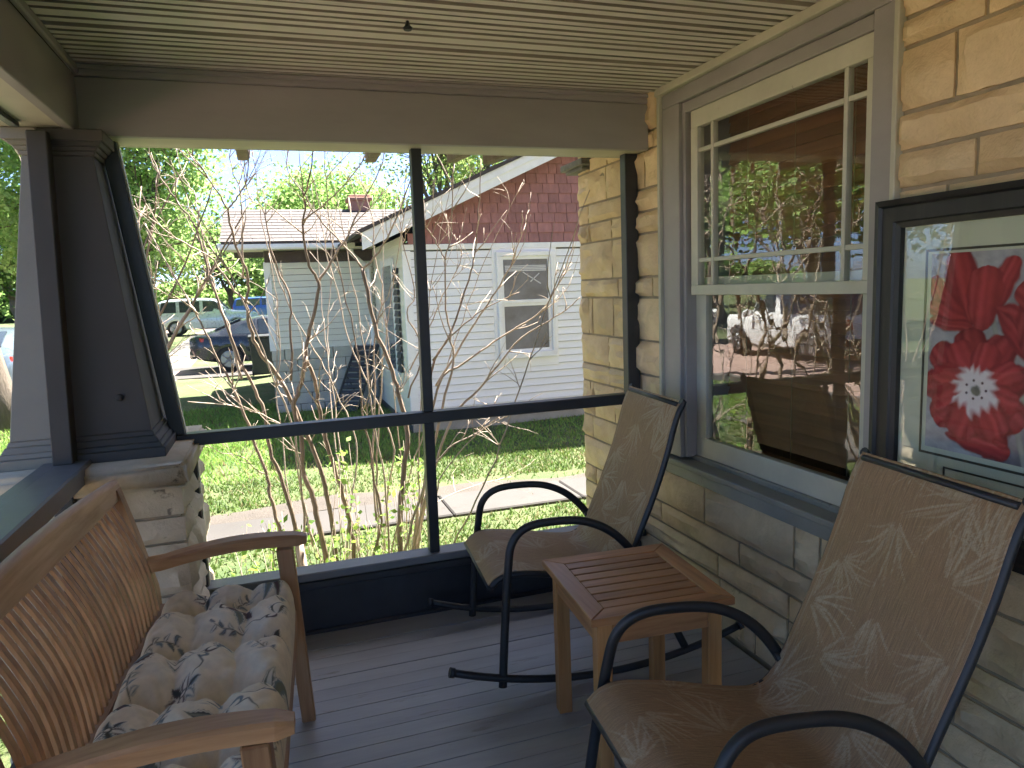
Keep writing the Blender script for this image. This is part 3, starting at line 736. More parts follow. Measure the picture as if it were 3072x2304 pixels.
# ------------------------------------------------------------------ side table
def table():
    t = thing('side_table', 'small reddish brown slatted wooden side table between the two rocking chairs', 'table', (1.05, 2.0, 0))
    L_, B_, R_, F_ = Vector((.843, 2.272, .55)), Vector((1.293, 2.241, .55)), Vector((1.269, 1.752, .55)), Vector((.795, 1.781, .55))
    mx = wood('table_wood_along', (.31, .135, .048), (.45, .215, .085), (.53, .28, .12), 0, .42, rnd=.06)
    my = wood('table_wood_across', (.31, .135, .048), (.45, .215, .085), (.53, .28, .12), 1, .42, rnd=.06)
    mz = wood('table_wood_upright', (.33, .15, .045), (.48, .235, .080), (.56, .30, .12), 2, .45, rnd=.06)
    ex = ((B_-L_)+(R_-F_)).normalized(); ey = ((L_-F_)+(B_-R_)).normalized()
    c = (L_+B_+R_+F_)/4; hx, hy = .232, .246; fw = .062; th = .024
    def P(a, b, z): return c+ex*a+ey*b+Vector((0, 0, z))
    def board(name, q, mt, par, z0=-th, z1=0):
        b = MB(); b.hexa([P(*p, z0) for p in q]+[P(*p, z1) for p in q], .0022); return obj(name, b, mt, par)
    g = .0012
    board('frame_board', [(-hx, -hy), (hx, -hy), (hx-fw-g, -hy+fw), (-hx+fw+g, -hy+fw)], mx, t)
    board('frame_board', [(-hx+fw+g, hy-fw), (hx-fw-g, hy-fw), (hx, hy), (-hx, hy)], mx, t)
    board('frame_board', [(-hx, -hy+g), (-hx+fw, -hy+fw+g), (-hx+fw, hy-fw-g), (-hx, hy-g)], my, t)
    board('frame_board', [(hx-fw, -hy+fw+g), (hx, -hy+g), (hx, hy-g), (hx-fw, hy-fw-g)], my, t)
    n = 7; w_ = (2*(hy-fw))/n
    for k in range(n):
        a = -hy+fw+k*w_+.0035; b_ = -hy+fw+(k+1)*w_-.0035
        board('slat', [(-hx+fw+.001, a), (hx-fw-.001, a), (hx-fw-.001, b_), (-hx+fw+.001, b_)], mx, t, -.021, -.001)
    lw = .046; ins = .028
    for sx in (-1, 1):
        for sy in (-1, 1):
            a, b_ = sx*(hx-ins-lw/2), sy*(hy-ins-lw/2)
            b = MB(); q = [(a-lw/2, b_-lw/2), (a+lw/2, b_-lw/2), (a+lw/2, b_+lw/2), (a-lw/2, b_+lw/2)]
            b.hexa([P(x, y, -.548) for x, y in q]+[P(x, y, -th-.0005) for x, y in q], .003); obj('leg', b, mz, t)
    e = hx-ins-lw-.0005; f = hy-ins-lw-.0005
    for s in (-1, 1):
        o1 = s*(hy-ins-.012)
        board('apron', [(-e, o1-.009), (e, o1-.009), (e, o1+.009), (-e, o1+.009)], mx, t, -th-.075, -th-.0005)
        o2 = s*(hx-ins-.012)
        board('apron', [(o2-.009, -f), (o2+.009, -f), (o2+.009, f), (o2-.009, f)], my, t, -th-.075, -th-.0005)
table()

# ------------------------------------------------------------------ bench and cushion
BO = Vector((.014, 2.515, 0)); BU = Vector((-.068, -.9977, 0)); BWv = Vector((-.9977, .068, 0)); BL = 1.12
def bp(u, w_, z): return BO+BU*u+BWv*w_+Vector((0, 0, z))
def bench():
    t = thing('garden_bench', 'slatted teak garden bench with curved back by the street screen', 'bench', tuple(bp(.5, .25, 0)))
    A, B, C = (.32, .15, .062), (.46, .25, .112), (.56, .33, .165)
    mu = wood('bench_wood_long', A, B, C, 1, .5); mw_ = wood('bench_wood_deep', A, B, C, 0, .5); mz = wood('bench_wood_upright', A, B, C, 2, .5)
    mtop = wood('bench_wood_sunbleached', (.40, .235, .135), (.54, .35, .21), (.62, .43, .28), 1, .6)
    def hx(name, q, z0, z1, mt, bev=.004): return obj(name, MB().hexa([bp(*p, z0) for p in q]+[bp(*p, z1) for p in q], bev), mt, t)
    def rect(u0, u1, w0, w1): return [(u0, w0), (u1, w0), (u1, w1), (u0, w1)]
    zb = lambda w_: 0
    for u0 in (0, BL):
        s = u0-.024, u0+.024
        # front leg rises to the arm; slightly splayed at the foot
        b = MB(); b.hexa([bp(s[0], -.028, 0), bp(s[1], -.028, 0), bp(s[1], .018, 0), bp(s[0], .018, 0), bp(s[0], .002, .645), bp(s[1], .002, .645), bp(s[1], .058, .645), bp(s[0], .058, .645)], .004); obj('leg', b, mz, t)
        # back post: leg plus raked upright
        b = MB(); prof = [(.50, 0), (.455, .40), (.462, .56), (.505, .75), (.545, .905)]
        rings = [[b.bm.verts.new(bp(uu, w_+dw, z)) for uu, dw in ((s[0]+.003, -.022), (s[1]-.003, -.022), (s[1]-.003, .022), (s[0]+.003, .022))] for w_, z in prof]
        for i in range(len(rings)-1):
            for k in range(4): b.bm.faces.new((rings[i][k], rings[i][(k+1) % 4], rings[i+1][(k+1) % 4], rings[i+1][k]))
        b.bm.faces.new(rings[0]); b.bm.faces.new(rings[-1]); obj('back_post', b, mz, t)
        # armrest, gently arched with rounded nose
        b = MB(); xs = np.linspace(-.045, .49, 16); rings = []
        for w_ in xs:
            k = (w_+.045)/.535; z = .668+.022*math.sin(math.pi*min(1, k*1.15))-.028*k; hwid = .029+.006*math.sin(math.pi*k); e = .007 if w_ == xs[0] else 0
            rings.append([b.bm.verts.new(bp(u0+du*(1-.25*(e > 0)), w_, z+dz)) for du, dz in ((-hwid, -.019+e), (hwid, -.019+e), (hwid+.001, .012-e), (hwid-.007, .019-e), (-hwid+.007, .019-e), (-hwid-.001, .012-e))])
        for i in range(15):
            for k in range(6): b.bm.faces.new((rings[i][k], rings[i][(k+1) % 6], rings[i+1][(k+1) % 6], rings[i+1][k]))
        b.bm.faces.new(rings[0]); b.bm.faces.new(rings[-1]); obj('armrest', b, mw_, t)
        hx('side_rail', rect(u0-.012, u0+.012, .055, .44), .345, .40, mw_)
    hx('seat_rail', rect(.0245, BL-.0245, .006, .034), .345, .425, mu)
    hx('seat_rail', rect(.0245, BL-.0245, .435, .460), .345, .405, mu)
    for k in range(6): hx('seat_slat', rect(.0, BL, .06+k*.062, .11+k*.062), .402, .418, mu)
    # crest rail: bows back and rises in the middle
    def bow(u): return .018*math.sin(math.pi*np.clip(u/BL, 0, 1))
    n = 28; b = MB(); rings = []
    for i in range(n+1):
        u = -.024+(BL+.048)*i/n; k = math.sin(math.pi*np.clip(u/BL, 0, 1)); top = .932+.014*k; bot = top-.060-.034*k; w_ = .538+bow(u)
        rings.append([b.bm.verts.new(bp(u, w_+dw, z)) for dw, z in ((-.016, bot), (-.010, top-.012), (-.004, top-.002), (.004, top), (.020, top-.004), (.026, top-.014), (.014, bot))])
    for i in range(n):
        for k in range(7):
            f = b.bm.faces.new((rings[i][k], rings[i][(k+1) % 7], rings[i+1][(k+1) % 7], rings[i+1][k])); f.smooth = k in (1, 2, 3, 4)
    b.bm.faces.new(rings[0]); b.bm.faces.new(rings[-1]); obj('crest_rail', b, mtop, t)
    n = 20; b = MB(); rings = []
    for i in range(n+1):
        u = .0+BL*i/n; w_ = .430+bow(u)*.55
        rings.append([b.bm.verts.new(bp(u, w_+dw, z)) for dw, z in ((-.018, .448), (-.014, .498), (.016, .503), (.014, .448))])
    for i in range(n):
        for k in range(4): b.bm.faces.new((rings[i][k], rings[i][(k+1) % 4], rings[i+1][(k+1) % 4], rings[i+1][k]))
    b.bm.faces.new(rings[0]); b.bm.faces.new(rings[-1]); obj('lower_back_rail', b, mtop, t)
    ns = 28
    for i in range(ns):
        u = .052+(BL-.104)*i/(ns-1); k = math.sin(math.pi*u/BL); zt = .932+.014*k-.060-.034*k; b = MB(); rings = []
        for s in np.linspace(0, 1, 9):
            z = .500+(zt-.496)*s; w_ = .432+bow(u)*(.55+.45*s)+.106*s-.026*math.sin(math.pi*s)
            rings.append([b.bm.verts.new(bp(u+du, w_+dw, z)) for du, dw in ((-.0088, -.0045), (.0088, -.0045), (.0088, .0045), (-.0088, .0045))])
        for a in range(8):
            for c in range(4):
                b.bm.faces.new((rings[a][c], rings[a][(c+1) % 4], rings[a+1][(c+1) % 4], rings[a+1][c]))
        b.bm.faces.new(rings[0]); b.bm.faces.new(rings[-1]); obj('back_slat', b, mz, t)
bench()
def cushion():
    Lc, Wc = 1.05, .405; nu, nw = 440, 176
    u = np.linspace(-1, 1, nu); v = np.linspace(-1, 1, nw); U, V_ = np.meshgrid(u, v, indexing='ij')
    a = U*Lc/2; b = V_*Wc/2
    prof = np.clip(1-np.abs(U)**26, 0, 1)**.42*np.clip(1-np.abs(V_)**9, 0, 1)**.45
    tu = [-.395, -.135, .135, .395]; tv = [-.068, .072]
    du = np.min([np.abs(a-i-.014*np.sin(b*26+i*9)) for i in tu], 0); dv = np.min([np.abs(b-j-.009*np.sin(a*21+j*40)) for j in tv], 0)
    cu = np.exp(-(du/.030)**1.15); cv = np.exp(-(dv/.027)**1.15)
    r = np.min([np.hypot((a-i)/.052, (b-j)/.044) for i in tu for j in tv], 0); dim = np.exp(-r**1.2)
    H = prof*(.012+.098*(1-.62*cu)*(1-.36*cv)*(1-.72*dim))
    H += prof*(.004*np.sin(a*40+b*25)*np.sin(b*55-a*12)+.003*np.sin(a*90+2*np.sin(b*60)))
    # soft pulls radiating from each button
    for i in tu:
        for j in tv:
            r = np.hypot(a-i, b-j); an = np.arctan2(b-j, a-i); H += prof*.0035*np.sin(an*7+i*30)*np.exp(-((r-.06)/.035)**2)
    bulge = .010*prof
    aa = a*(1+.012*(1-np.abs(V_)**3)); bb = b*(1+.03*(1-np.abs(U)**4))
    # print
    base = np.array([.74, .64, .47]); col = np.broadcast_to(base, U.shape+(3,)).copy()
    r = random.Random(5)
    slate = np.array([.20, .235, .235]); dark = np.array([.085, .085, .070]); plum = np.array([.13, .085, .075]); cream = np.array([.74, .68, .54]); sage = np.array([.20, .205, .15])
    def paint(mask, c, k=1.0):
        nonlocal col
        col = col*(1-(mask*k)[..., None])+c*(mask*k)[..., None]
    def sm(x, e=.0022): return np.clip(x/e+.5, 0, 1)
    def leaf(ca, cb, th, L, W, fill, inner):
        x = (a-ca)*math.cos(th)+(b-cb)*math.sin(th); y = -(a-ca)*math.sin(th)+(b-cb)*math.cos(th)
        y = y-.18*x*x/L*4
        s = np.clip((x+L/2)/L, 0, 1); w_ = W*np.sin(np.pi*s**.75)*((x > -L/2) & (x < L/2)); ser = 1+.12*np.sin(s*46)
        on = (w_ > 1e-5)*1.0
        paint(sm(w_*1.14*ser-np.abs(y))*on, dark, .8); paint(sm(w_*1.02*ser-np.abs(y))*on, cream); paint(sm(w_*.78*ser-np.abs(y))*on, fill)
        paint(sm(w_*.40-np.abs(y))*on, inner)
    def stem(pts, wd=.0024, c=dark): paint(strokes_mask(a, b, [(pts, wd, wd*.8, 1)]), c, .9)
    def curl(ca, cb, R0, t0, turns, c):
        n = 26; pts = [(ca+R0*(1-k/n*.8)*math.cos(t0+turns*k/n), cb+R0*(1-k/n*.8)*math.sin(t0+turns*k/n)) for k in range(n+1)]
        paint(strokes_mask(a, b, [(pts, .0048, .0030, 1)]), dark); paint(strokes_mask(a, b, [(pts, .0030, .0018, 1)]), c)
    cells = []
    for i in range(9):
        for j in range(4):
            cells.append((-.48+i*.12+r.uniform(-.022, .022)+(.06 if j % 2 else 0), -.155+j*.103+r.uniform(-.015, .015)))
    for n_, (ca, cb) in enumerate(cells):
        th = r.uniform(0, 6.28); k = n_ % 5
        if n_ % 7 == 3: continue
        if k in (0, 3):
            leaf(ca, cb, th, r.uniform(.085, .115), r.uniform(.018, .024), r.choice([slate, plum, sage, dark]), r.choice([slate, cream, plum]))
            if k == 0: leaf(ca+.030*math.cos(th+1.2), cb+.030*math.sin(th+1.2), th+.6, .075, .015, r.choice([dark, slate]), sage)
            curl(ca-.06*math.cos(th), cb-.06*math.sin(th), .020, th+1, r.choice([-4.6, 4.6]), r.choice([slate, plum]))
            stem([(ca-.05*math.cos(th), cb-.05*math.sin(th)), (ca-.08*math.cos(th+.3), cb-.08*math.sin(th+.3)), (ca-.10*math.cos(th+.8), cb-.10*math.sin(th+.8))])
        elif k in (1, 4):
            sp_ = [(ca+s*math.cos(th+.6*s*8), cb+s*math.sin(th+.6*s*8)) for s in np.linspace(-.045, .05, 8)]; stem(sp_)
            for q in range(1, 8):
                p = sp_[q]; t2 = th+(.9 if q % 2 else -.9); leaf(p[0]+.014*math.cos(t2), p[1]+.014*math.sin(t2), t2, .026, .0062, r.choice([slate, dark, plum, sage]), r.choice([slate, cream]))
        else:
            for q in range(6):
                t2 = th+q*math.pi/3; leaf(ca+.022*math.cos(t2), cb+.022*math.sin(t2), t2, .042, .012, r.choice([slate, plum]), r.choice([dark, cream]))
            paint(sm(.010-np.hypot(a-ca, b-cb)), dark); paint(sm(.006-np.hypot(a-ca, b-cb)), cream)
    pts = []
    o0 = bp(BL/2, .212, 0)
    top = np.stack([o0.x+BU.x*aa+BWv.x*bb, o0.y+BU.y*aa+BWv.y*bb, .430+.035*prof**.5+H], -1)
    bot = np.stack([o0.x+BU.x*aa+BWv.x*bb, o0.y+BU.y*aa+BWv.y*bb, .430-.0*prof-.006*prof], -1)
    Vv = np.concatenate([top.reshape(-1, 3), bot.reshape(-1, 3)]); n = nu*nw
    i, j = np.meshgrid(np.arange(nu-1), np.arange(nw-1), indexing='ij'); q = (i*nw+j).ravel()
    F = np.concatenate([np.stack([q, q+nw, q+nw+1, q+1], 1), np.stack([q, q+1, q+nw+1, q+nw], 1)+n])
    cc = np.concatenate([col.reshape(-1, 3)]*2)
    t = thing('bench_cushion', 'tufted beige bench cushion printed with grey and plum leaves', 'cushion', tuple(o0))
    obj('cover', fast('cover', Vv, F, cc, True), vcol('cushion_print', .9, .25, 700, mult=(30, .88, 1.1)), t)
    mt = M('cushion_button', (.42, .35, .235), .9)
    for i in tu:
        for j in tv:
            k = int(round((i/(Lc/2)+1)/2*(nu-1))); l = int(round((j/(Wc/2)+1)/2*(nw-1))); p = top[k, l]
            obj('button', MB().lathe([(.011, -.006), (.012, 0), (.008, .004), (.002, .005)], 12), mt, t, (p[0], p[1], p[2]-.001))
cushion()

# ------------------------------------------------------------------ framed picture
def picture():
    t = thing('framed_picture', 'black framed print of red tulips with cream mat on the stone wall', 'picture', (1.70, 1.26, .77))
    ya, yb, za, zb, fw = 1.69, .83, .772, 1.703, .078
    mf = wood('black_frame', (.011, .010, .010), (.018, .016, .015), (.028, .025, .022), 2, .45, rnd=.02)
    x0, x1 = 1.660, 1.700
    def prof_side(p, q, inward):
        """mitred moulding from p to q (y, z) with inward direction"""
        b = MB(); p = Vector((0, *p)); q = Vector((0, *q)); inn = Vector((0, *inward)); d = (q-p).normalized()
        sec = [(0, x1), (0, x0), (.016, x0-.004), (.022, x0+.005), (.060, x0+.004), (.064, x0+.010), (fw, x0+.014), (fw, x1)]
        rings = []
        for e, sgn in ((p, 1), (q, -1)):
            rings.append([b.bm.verts.new(e+inn*s+d*(s*sgn)+Vector((x, 0, 0))) for s, x in sec])
        for k in range(len(sec)): b.bm.faces.new((rings[0][k], rings[0][(k+1) % len(sec)], rings[1][(k+1) % len(sec)], rings[1][k]))
        b.bm.faces.new(rings[0]); b.bm.faces.new(rings[1]); return b
    for p, q, i in (((ya, zb), (yb, zb), (0, -1)), ((yb, za), (ya, za), (0, 1)), ((ya, za), (ya, zb), (-1, 0)), ((yb, zb), (yb, za), (1, 0))):
        obj('frame', prof_side(p, q, i), mf, t)
    mmat = M('cream_mat_board', (.60, .60, .45), .9, .02, 5, .05, 300); md = M('dark_mat_bevel', (.07, .06, .04), .8, .1)
    X = 1.690
    def sheet(name, y_a, y_b, z_a, z_b, x, mt, par=t): return obj(name, MB().box((x, y_b, z_a), (x+.0012, y_a, z_b)), mt, par)
    mo = sheet('mat', ya-fw+.004, yb+fw-.004, za+fw-.004, zb-fw+.004, X, mmat)
    def outline(y_a, y_b, z_a, z_b, wd, x, mt):
        for a, c in (((y_a, z_b), (y_b, z_b-wd)), ((y_a, z_a+wd), (y_b, z_a)), ((y_a, z_b-wd), (y_a-wd, z_a+wd)), ((y_b+wd, z_b-wd), (y_b, z_a+wd))):
            obj('mat_bevel', MB().box((x, c[0], c[1]), (x+.001, a[0], a[1])), mt, mo)
    outline(1.540, .98, 1.004, 1.560, .0065, X-.0022, md)
    outline(1.462, 1.058, .905, .979, .0050, X-.0022, md)
    # painted print
    y0, y1, z0, z1 = 1.521, .999, 1.025, 1.547
    ny, nz = 260, 260; Y = np.linspace(y0, y1, ny); Z = np.linspace(z0, z1, nz); P, Q = np.meshgrid(1.7-Y, Z, indexing='ij')
    r = np.random.default_rng(3)
    def fbm(sx, sy, n=5):
        o = np.zeros_like(P); amp = 1
        for k in range(n):
            th = r.uniform(0, 6.28); o += amp*np.sin(P*sx*2**k*math.cos(th)+Q*sy*2**k*math.sin(th)+r.uniform(0, 6.28)+1.5*np.sin(Q*sy*2**k*.7+P*sx*.3+r.uniform(0, 6))); amp *= .62
        return o/2
    wob = fbm(25, 25)*.003; f1 = fbm(30, 8); f2 = fbm(60, 14); f3 = fbm(90, 90)
    col = np.stack([.42+.09*f1+.04*f3, .385+.08*f1+.04*f3, .395+.08*f1+.04*f3], -1)
    low = np.clip((1.20-Q)/.16, 0, 1)*np.clip((P-.30)/.12+.3*f2, 0, 1)
    col = col*(1-.75*low[..., None])+np.array([.10, .07, .09])*.75*low[..., None]
    def paint(m, c):
        nonlocal col
        col = col*(1-m[..., None])+c*m[..., None]
    red = np.array([.37, .045, .045]); deep = np.array([.13, .012, .020]); pink = np.array([.50, .14, .14]); white = np.array([.80, .70, .70])
    def petal(cx, cz, th, L, W, tone=0.0, tip=.55, wc=0.0, gk=1.10):
        """teardrop petal: base at (cx, cz), pointing along th; wc whitens the base"""
        L, W = L*gk, W*gk
        x = (P-cx+wob)*math.cos(th)+(Q-cz+wob)*math.sin(th); y = -(P-cx)*math.sin(th)+(Q-cz)*math.cos(th)
        s = np.clip(x/L, 0, 1); w_ = W*(s**tip*np.clip(1-s, 0, 1)**.36)/.62*(1+.05*np.sin(s*22+f2*2)); ins = (x > 0) & (x < L)
        d = (w_-np.abs(y+.004*f2))*ins
        m = np.clip(d/.007, 0, 1)
        e = np.clip(d/(W*.7+1e-6), 0, 1); streak = .5+.5*np.sin(y/W*14+f2*1.6)
        c = red[None, None]*(.62+.5*e[..., None]+.22*streak[..., None]+tone)
        c = c+pink*np.clip(.35*streak*np.clip(1-np.abs(y/W-.35)*2.2, 0, 1), 0, 1)[..., None]*.55
        c = c*(1-.55*np.clip(1-d/.006, 0, 1)[..., None])+deep*.55*np.clip(1-d/.006, 0, 1)[..., None]
        if wc: 
            k = np.clip((wc-s+.10*streak)/.16, 0, 1)[..., None]; c = c*(1-k)+white*k
        paint(m, c)
    def stem(a, b_, wd, c):
        d = np.array(b_)-np.array(a); L2 = d@d; tt = np.clip(((P-a[0])*d[0]+(Q-a[1])*d[1])/L2, 0, 1); dd = np.hypot(P-a[0]-tt*d[0], Q-a[1]-tt*d[1]+.004*f1)
        paint(np.clip((wd-dd)/.003, 0, 1), np.array(c)*(1+.4*f2[..., None]*.6+.3*np.clip(1-dd/wd, 0, 1)[..., None]))
    stem((.36, 1.37), (.46, 1.02), .009, (.33, .31, .27)); stem((.43, 1.22), (.52, 1.05), .009, (.36, .33, .27)); stem((.56, 1.35), (.50, 1.02), .008, (.25, .27, .2))
    # upper tulip
    petal(.300, 1.355, R(103), .190, .052, -.12); petal(.345, 1.380, R(66), .150, .036, -.02)
    petal(.285, 1.350, R(128), .155, .040, -.05); petal(.300, 1.350, R(152), .128, .034, .05); petal(.33, 1.350, R(172), .14, .022, -.15)
    petal(.330, 1.345, R(88), .150, .056, .08)
    # big open tulip: back ring then front ring with pale heart
    for th, L, W, tn in ((100, .145, .060, -.22), (60, .150, .052, -.15), (140, .150, .055, -.08), (20, .135, .050, -.2), (178, .140, .052, -.05), (-30, .135, .052, -.1), (218, .135, .056, .0), (-75, .150, .075, -.12)): petal(.322, 1.195, R(th), L, W, tn)
    petal(.24, 1.075, R(-8), .165, .036, -.05)
    for th, L, W in ((118, .125, .050), (75, .115, .044), (165, .120, .050), (30, .120, .042), (205, .120, .052), (-15, .105, .046), (248, .125, .055), (-60, .120, .055)): petal(.322, 1.195, R(th), L, W, .08, .5, .42)
    paint(np.clip((.016-np.hypot(P-.322, Q-1.198)+.004*f3)/.005, 0, 1), np.array([.22, .20, .16])); 
    for k in range(7):
        t2 = k*.9; paint(np.clip((.0045-np.hypot(P-.322-.028*math.cos(t2), Q-1.198-.024*math.sin(t2)))/.002, 0, 1), np.array([.10, .04, .05]))
    # tulips at the right
    petal(.36, 1.405, R(-18), .20, .042, .0); petal(.37, 1.400, R(-48), .165, .032, -.12); petal(.44, 1.30, R(75), .17, .05, -.1)
    for th, L, W, tn in ((100, .14, .05, -.15), (60, .13, .05, 0), (140, .13, .045, -.05), (20, .1, .04, 0)): petal(.53, 1.37, R(th), L, W, tn)
    for th in (0, 60, 120, 180, 240, 300): petal(.58, 1.17, R(th), .12, .05, -.05, .5, .25)
    col = np.clip(col*(1+.05*f3[..., None]), 0, 1)
    V = np.stack([np.full_like(P, X-.0016), 1.7-P, Q], -1).reshape(-1, 3)
    i, j = np.meshgrid(np.arange(ny-1), np.arange(nz-1), indexing='ij'); q = (i*nz+j).ravel()
    obj('print', fast('print', V, np.stack([q, q+1, q+nz+1, q+nz], 1), col.reshape(-1, 3)), vcol('tulip_print', .7, .15, 300), t)
    sheet('glass', ya-fw+.006, yb+fw-.006, za+fw-.006, zb-fw+.006, X-.006, glass('picture_glass', (.98, .99, .98), 1.5))
picture()
bpy.data.objects['framed_picture'].location.y -= .034

# ------------------------------------------------------------------ house next door
M_SID = M('vinyl_siding', (.83, .84, .86), .45, .04, 3, .06, 40, stretch=(.3, .3, 3), rnd=.02, spots=(5, .70, (.52, .52, .48)))
M_SIDW = M('cream_siding', (.72, .71, .62), .5, .05, 3, .06, 40, stretch=(.3, .3, 3), rnd=.03)
M_SHING = M('maroon_shingle', (.31, .145, .14), .75, .14, 8, .4, 40, stretch=(2, 2, .7), rnd=.14, spots=(18, .72, (.28, .17, .15)))
M_WHITE = M('white_trim', (.78, .79, .81), .5, .06, 6, .1, 60, spots=(9, .66, (.42, .43, .45)))
M_ROOF = M('brown_roof_shingle', (.060, .049, .047), .85, .18, 10, .5, 80, rnd=.12)
M_DARKGL = M('dim_room_glass', (.12, .135, .165), .15, .3, 2, 0, spec=.6)
YN = 9.79; GZ = -.45
def neighbour():
    h = thing('neighbour_house', 'white sided house next door with maroon shingled gable', 'house', (3.5, 11, GZ))
    wall = obj('wall', MB().box((1.765, YN+.03, -.5), (8.5, 18, 2.14)), M('sheathing_felt', (.10, .10, .095), .9), h)
    # gable lap siding, each board its own piece
    wl, wr, zb, zt = 3.085, 3.905, .53, 1.985
    z = -.335; st = .1035
    def lap(x0, x1, z, y=YN, mt=M_SID, par=wall, name='siding_board'):
        b = MB(); P = [(x0, y-.010, z), (x1, y-.010, z), (x1, y+.032, z), (x0, y+.032, z), (x0, y+.012, z+st-.0075), (x1, y+.012, z+st-.0075), (x1, y+.032, z+st-.0075), (x0, y+.032, z+st-.0075)]
        b.hexa(P); obj(name, b, mt, par)
    while z < 2.03:
        if z+st > zb-.05 and z < zt+.05:
            lap(1.86, wl-.072, z); lap(wr+.072, 8.4, z)
        else: lap(1.86, 8.4, z)
        z += st
    obj('corner_board', MB().box((1.745, YN-.012, -.34), (1.86, YN+.03, 2.05), .004), M_SID, wall)
    obj('frieze_board', MB().box((1.745, YN-.02, 2.06), (8.5, YN+.03, 2.135), .004), M_WHITE, wall)
    obj('foundation', MB().box((1.77, YN+.005, -.6), (8.4, YN+.05, -.335)), M('foundation_paint', (.34, .33, .30), .9, .15, 4, .5, 30), h)
    # gable field of shingles
    rk = lambda x: (2.335+.451*(x-1.738))+.10
    gab = obj('gable', MB().prism([(1.9, YN+.028, 2.136), (8.5, YN+.028, 2.136), (5.2, YN+.028, 3.75)], (0, 3.2, 0)), M_SHING, h)
    rr = random.Random(4); row = 0; z = 2.14; rh = .137
    while z < 3.6:
        x = 1.8+rr.uniform(0, .15)
        while x < 4.75:
            wd = rr.choice([.12, .16, .19, .22, .25]); x1 = x+wd-.007
            za, zc = rk(x), rk(x1); top = z+rh+.006
            if min(za, zc) > z+.02:
                t0, t1 = min(top, za), min(top, zc); dy = rr.uniform(0, .004)
                b = MB(); b.hexa([(x, YN-.006-dy, z), (x1, YN-.006-dy, z), (x1, YN+.028, z), (x, YN+.028, z), (x, YN+.014-dy, t0), (x1, YN+.014-dy, t1), (x1, YN+.028, t1), (x, YN+.028, t0)])
                obj('shingle', b, M_SHING, gab)
            x += wd
        z += rh; row += 1
    # rake boards and roof
    ye = 9.42
    def rakebar(x0, x1, y, dz, th, hgt):
        f = lambda x: 2.34+.445*(x-1.738)
        P = [(x0, y, f(x0)+dz-.02), (x1, y, f(x1)+dz-.02), (x1, y+th, f(x1)+dz-.02), (x0, y+th, f(x0)+dz-.02), (x0, y, f(x0)+dz+hgt), (x1, y, f(x1)+dz+hgt), (x1, y+th, f(x1)+dz+hgt), (x0, y+th, f(x0)+dz+hgt)]
        return MB().hexa(P, .003)
    obj('rake_board', rakebar(1.18, 5.15, ye, -.02, .035, .115), M_WHITE, h); obj('rake_board', rakebar(1.18, 5.15, ye-.02, .095, .055, .085), M_WHITE, h)
    f2 = lambda x: 2.34+.445*(x-1.738)+.185
    P = [(1.12, ye-.05, f2(1.12)), (5.2, ye-.05, f2(5.2)), (5.2, 18.2, f2(5.2)), (1.12, 18.2, f2(1.12)), (1.12, ye-.05, f2(1.12)+.05), (5.2, ye-.05, f2(5.2)+.05), (5.2, 18.2, f2(5.2)+.05), (1.12, 18.2, f2(1.12)+.05)]
    obj('roof', MB().hexa(P), M_ROOF, h)
    P = [(5.2, ye-.05, f2(5.2)), (9.3, ye-.05, f2(1.1)), (9.3, 18.2, f2(1.1)), (5.2, 18.2, f2(5.2)), (5.2, ye-.05, f2(5.2)+.05), (9.3, ye-.05, f2(1.1)+.05), (9.3, 18.2, f2(1.1)+.05), (5.2, 18.2, f2(5.2)+.05)]
    obj('roof', MB().hexa(P), M_ROOF, h)
    obj('soffit', MB().hexa([(1.2, ye+.035, f2(1.2)-.10), (5.2, ye+.035, f2(5.2)-.10), (5.2, YN, f2(5.2)-.10), (1.2, YN, f2(1.2)-.10), (1.2, ye+.035, f2(1.2)-.07), (5.2, ye+.035, f2(5.2)-.07), (5.2, YN, f2(5.2)-.07), (1.2, YN, f2(1.2)-.07)]), M_SHING, h)
    # window in the gable wall
    def window(par, x0, x1, z0, z1, y, zm):
        fr = MB(); t = .065
        fr.box((x0-.055, y-.03, z1), (x1+.055, y+.02, z1+t), .004); fr.box((x0-.055, y-.03, z0-t-.02), (x1+.055, y+.02, z0), .004)
        fr.box((x0-.055, y-.03, z0), (x0, y+.02, z1), .003); fr.box((x1, y-.03, z0), (x1+.055, y+.02, z1), .003)
        w_ = obj('window', fr, M_WHITE, par)
        s = MB(); e = .045
        for za, zc, yy in ((zm, z1, y-.005), (z0, zm, y+.012)):
            s.box((x0, yy, za), (x0+e, yy+.02, zc), .002); s.box((x1-e, yy, za), (x1, yy+.02, zc), .002); s.box((x0+e, yy, za), (x1-e, yy+.02, za+e), .002); s.box((x0+e, yy, zc-e), (x1-e, yy+.02, zc), .002)
            obj('pane', MB().box((x0+e, yy+.008, za+e), (x1-e, yy+.012, zc-e)), M_DARKGL, w_)
        obj('sash', s, M_WHITE, w_)
        return w_
    obj('window_flange', MB().box((wl-.075, YN-.012, zb-.17), (wr+.075, YN+.028, zt+.15), .003), M_SID, wall)
    w_ = window(h, wl+.03, wr-.03, zb+.05, zt-.04, YN-.040, 1.285)
    mb_ = M('blind_vinyl', (.55, .56, .58), .6)
    for k in range(4): obj('blind_slat', MB().box((wl+.10, YN-.042, 1.80-k*.022), (wr-.10, YN-.040, 1.815-k*.022)), mb_, w_)
    for a, c in (((3.45, 1.72), (3.72, 1.55)), ((3.56, 1.58), (3.70, 1.70)), ((3.83, 1.72), (3.87, 1.5))):
        obj('blind_slat', MB().beam((a[0], YN-.043, a[1]), (c[0], YN-.043, c[1]), .002, .016), mb_, w_)
    # left return wall of the front block
    z = -.335
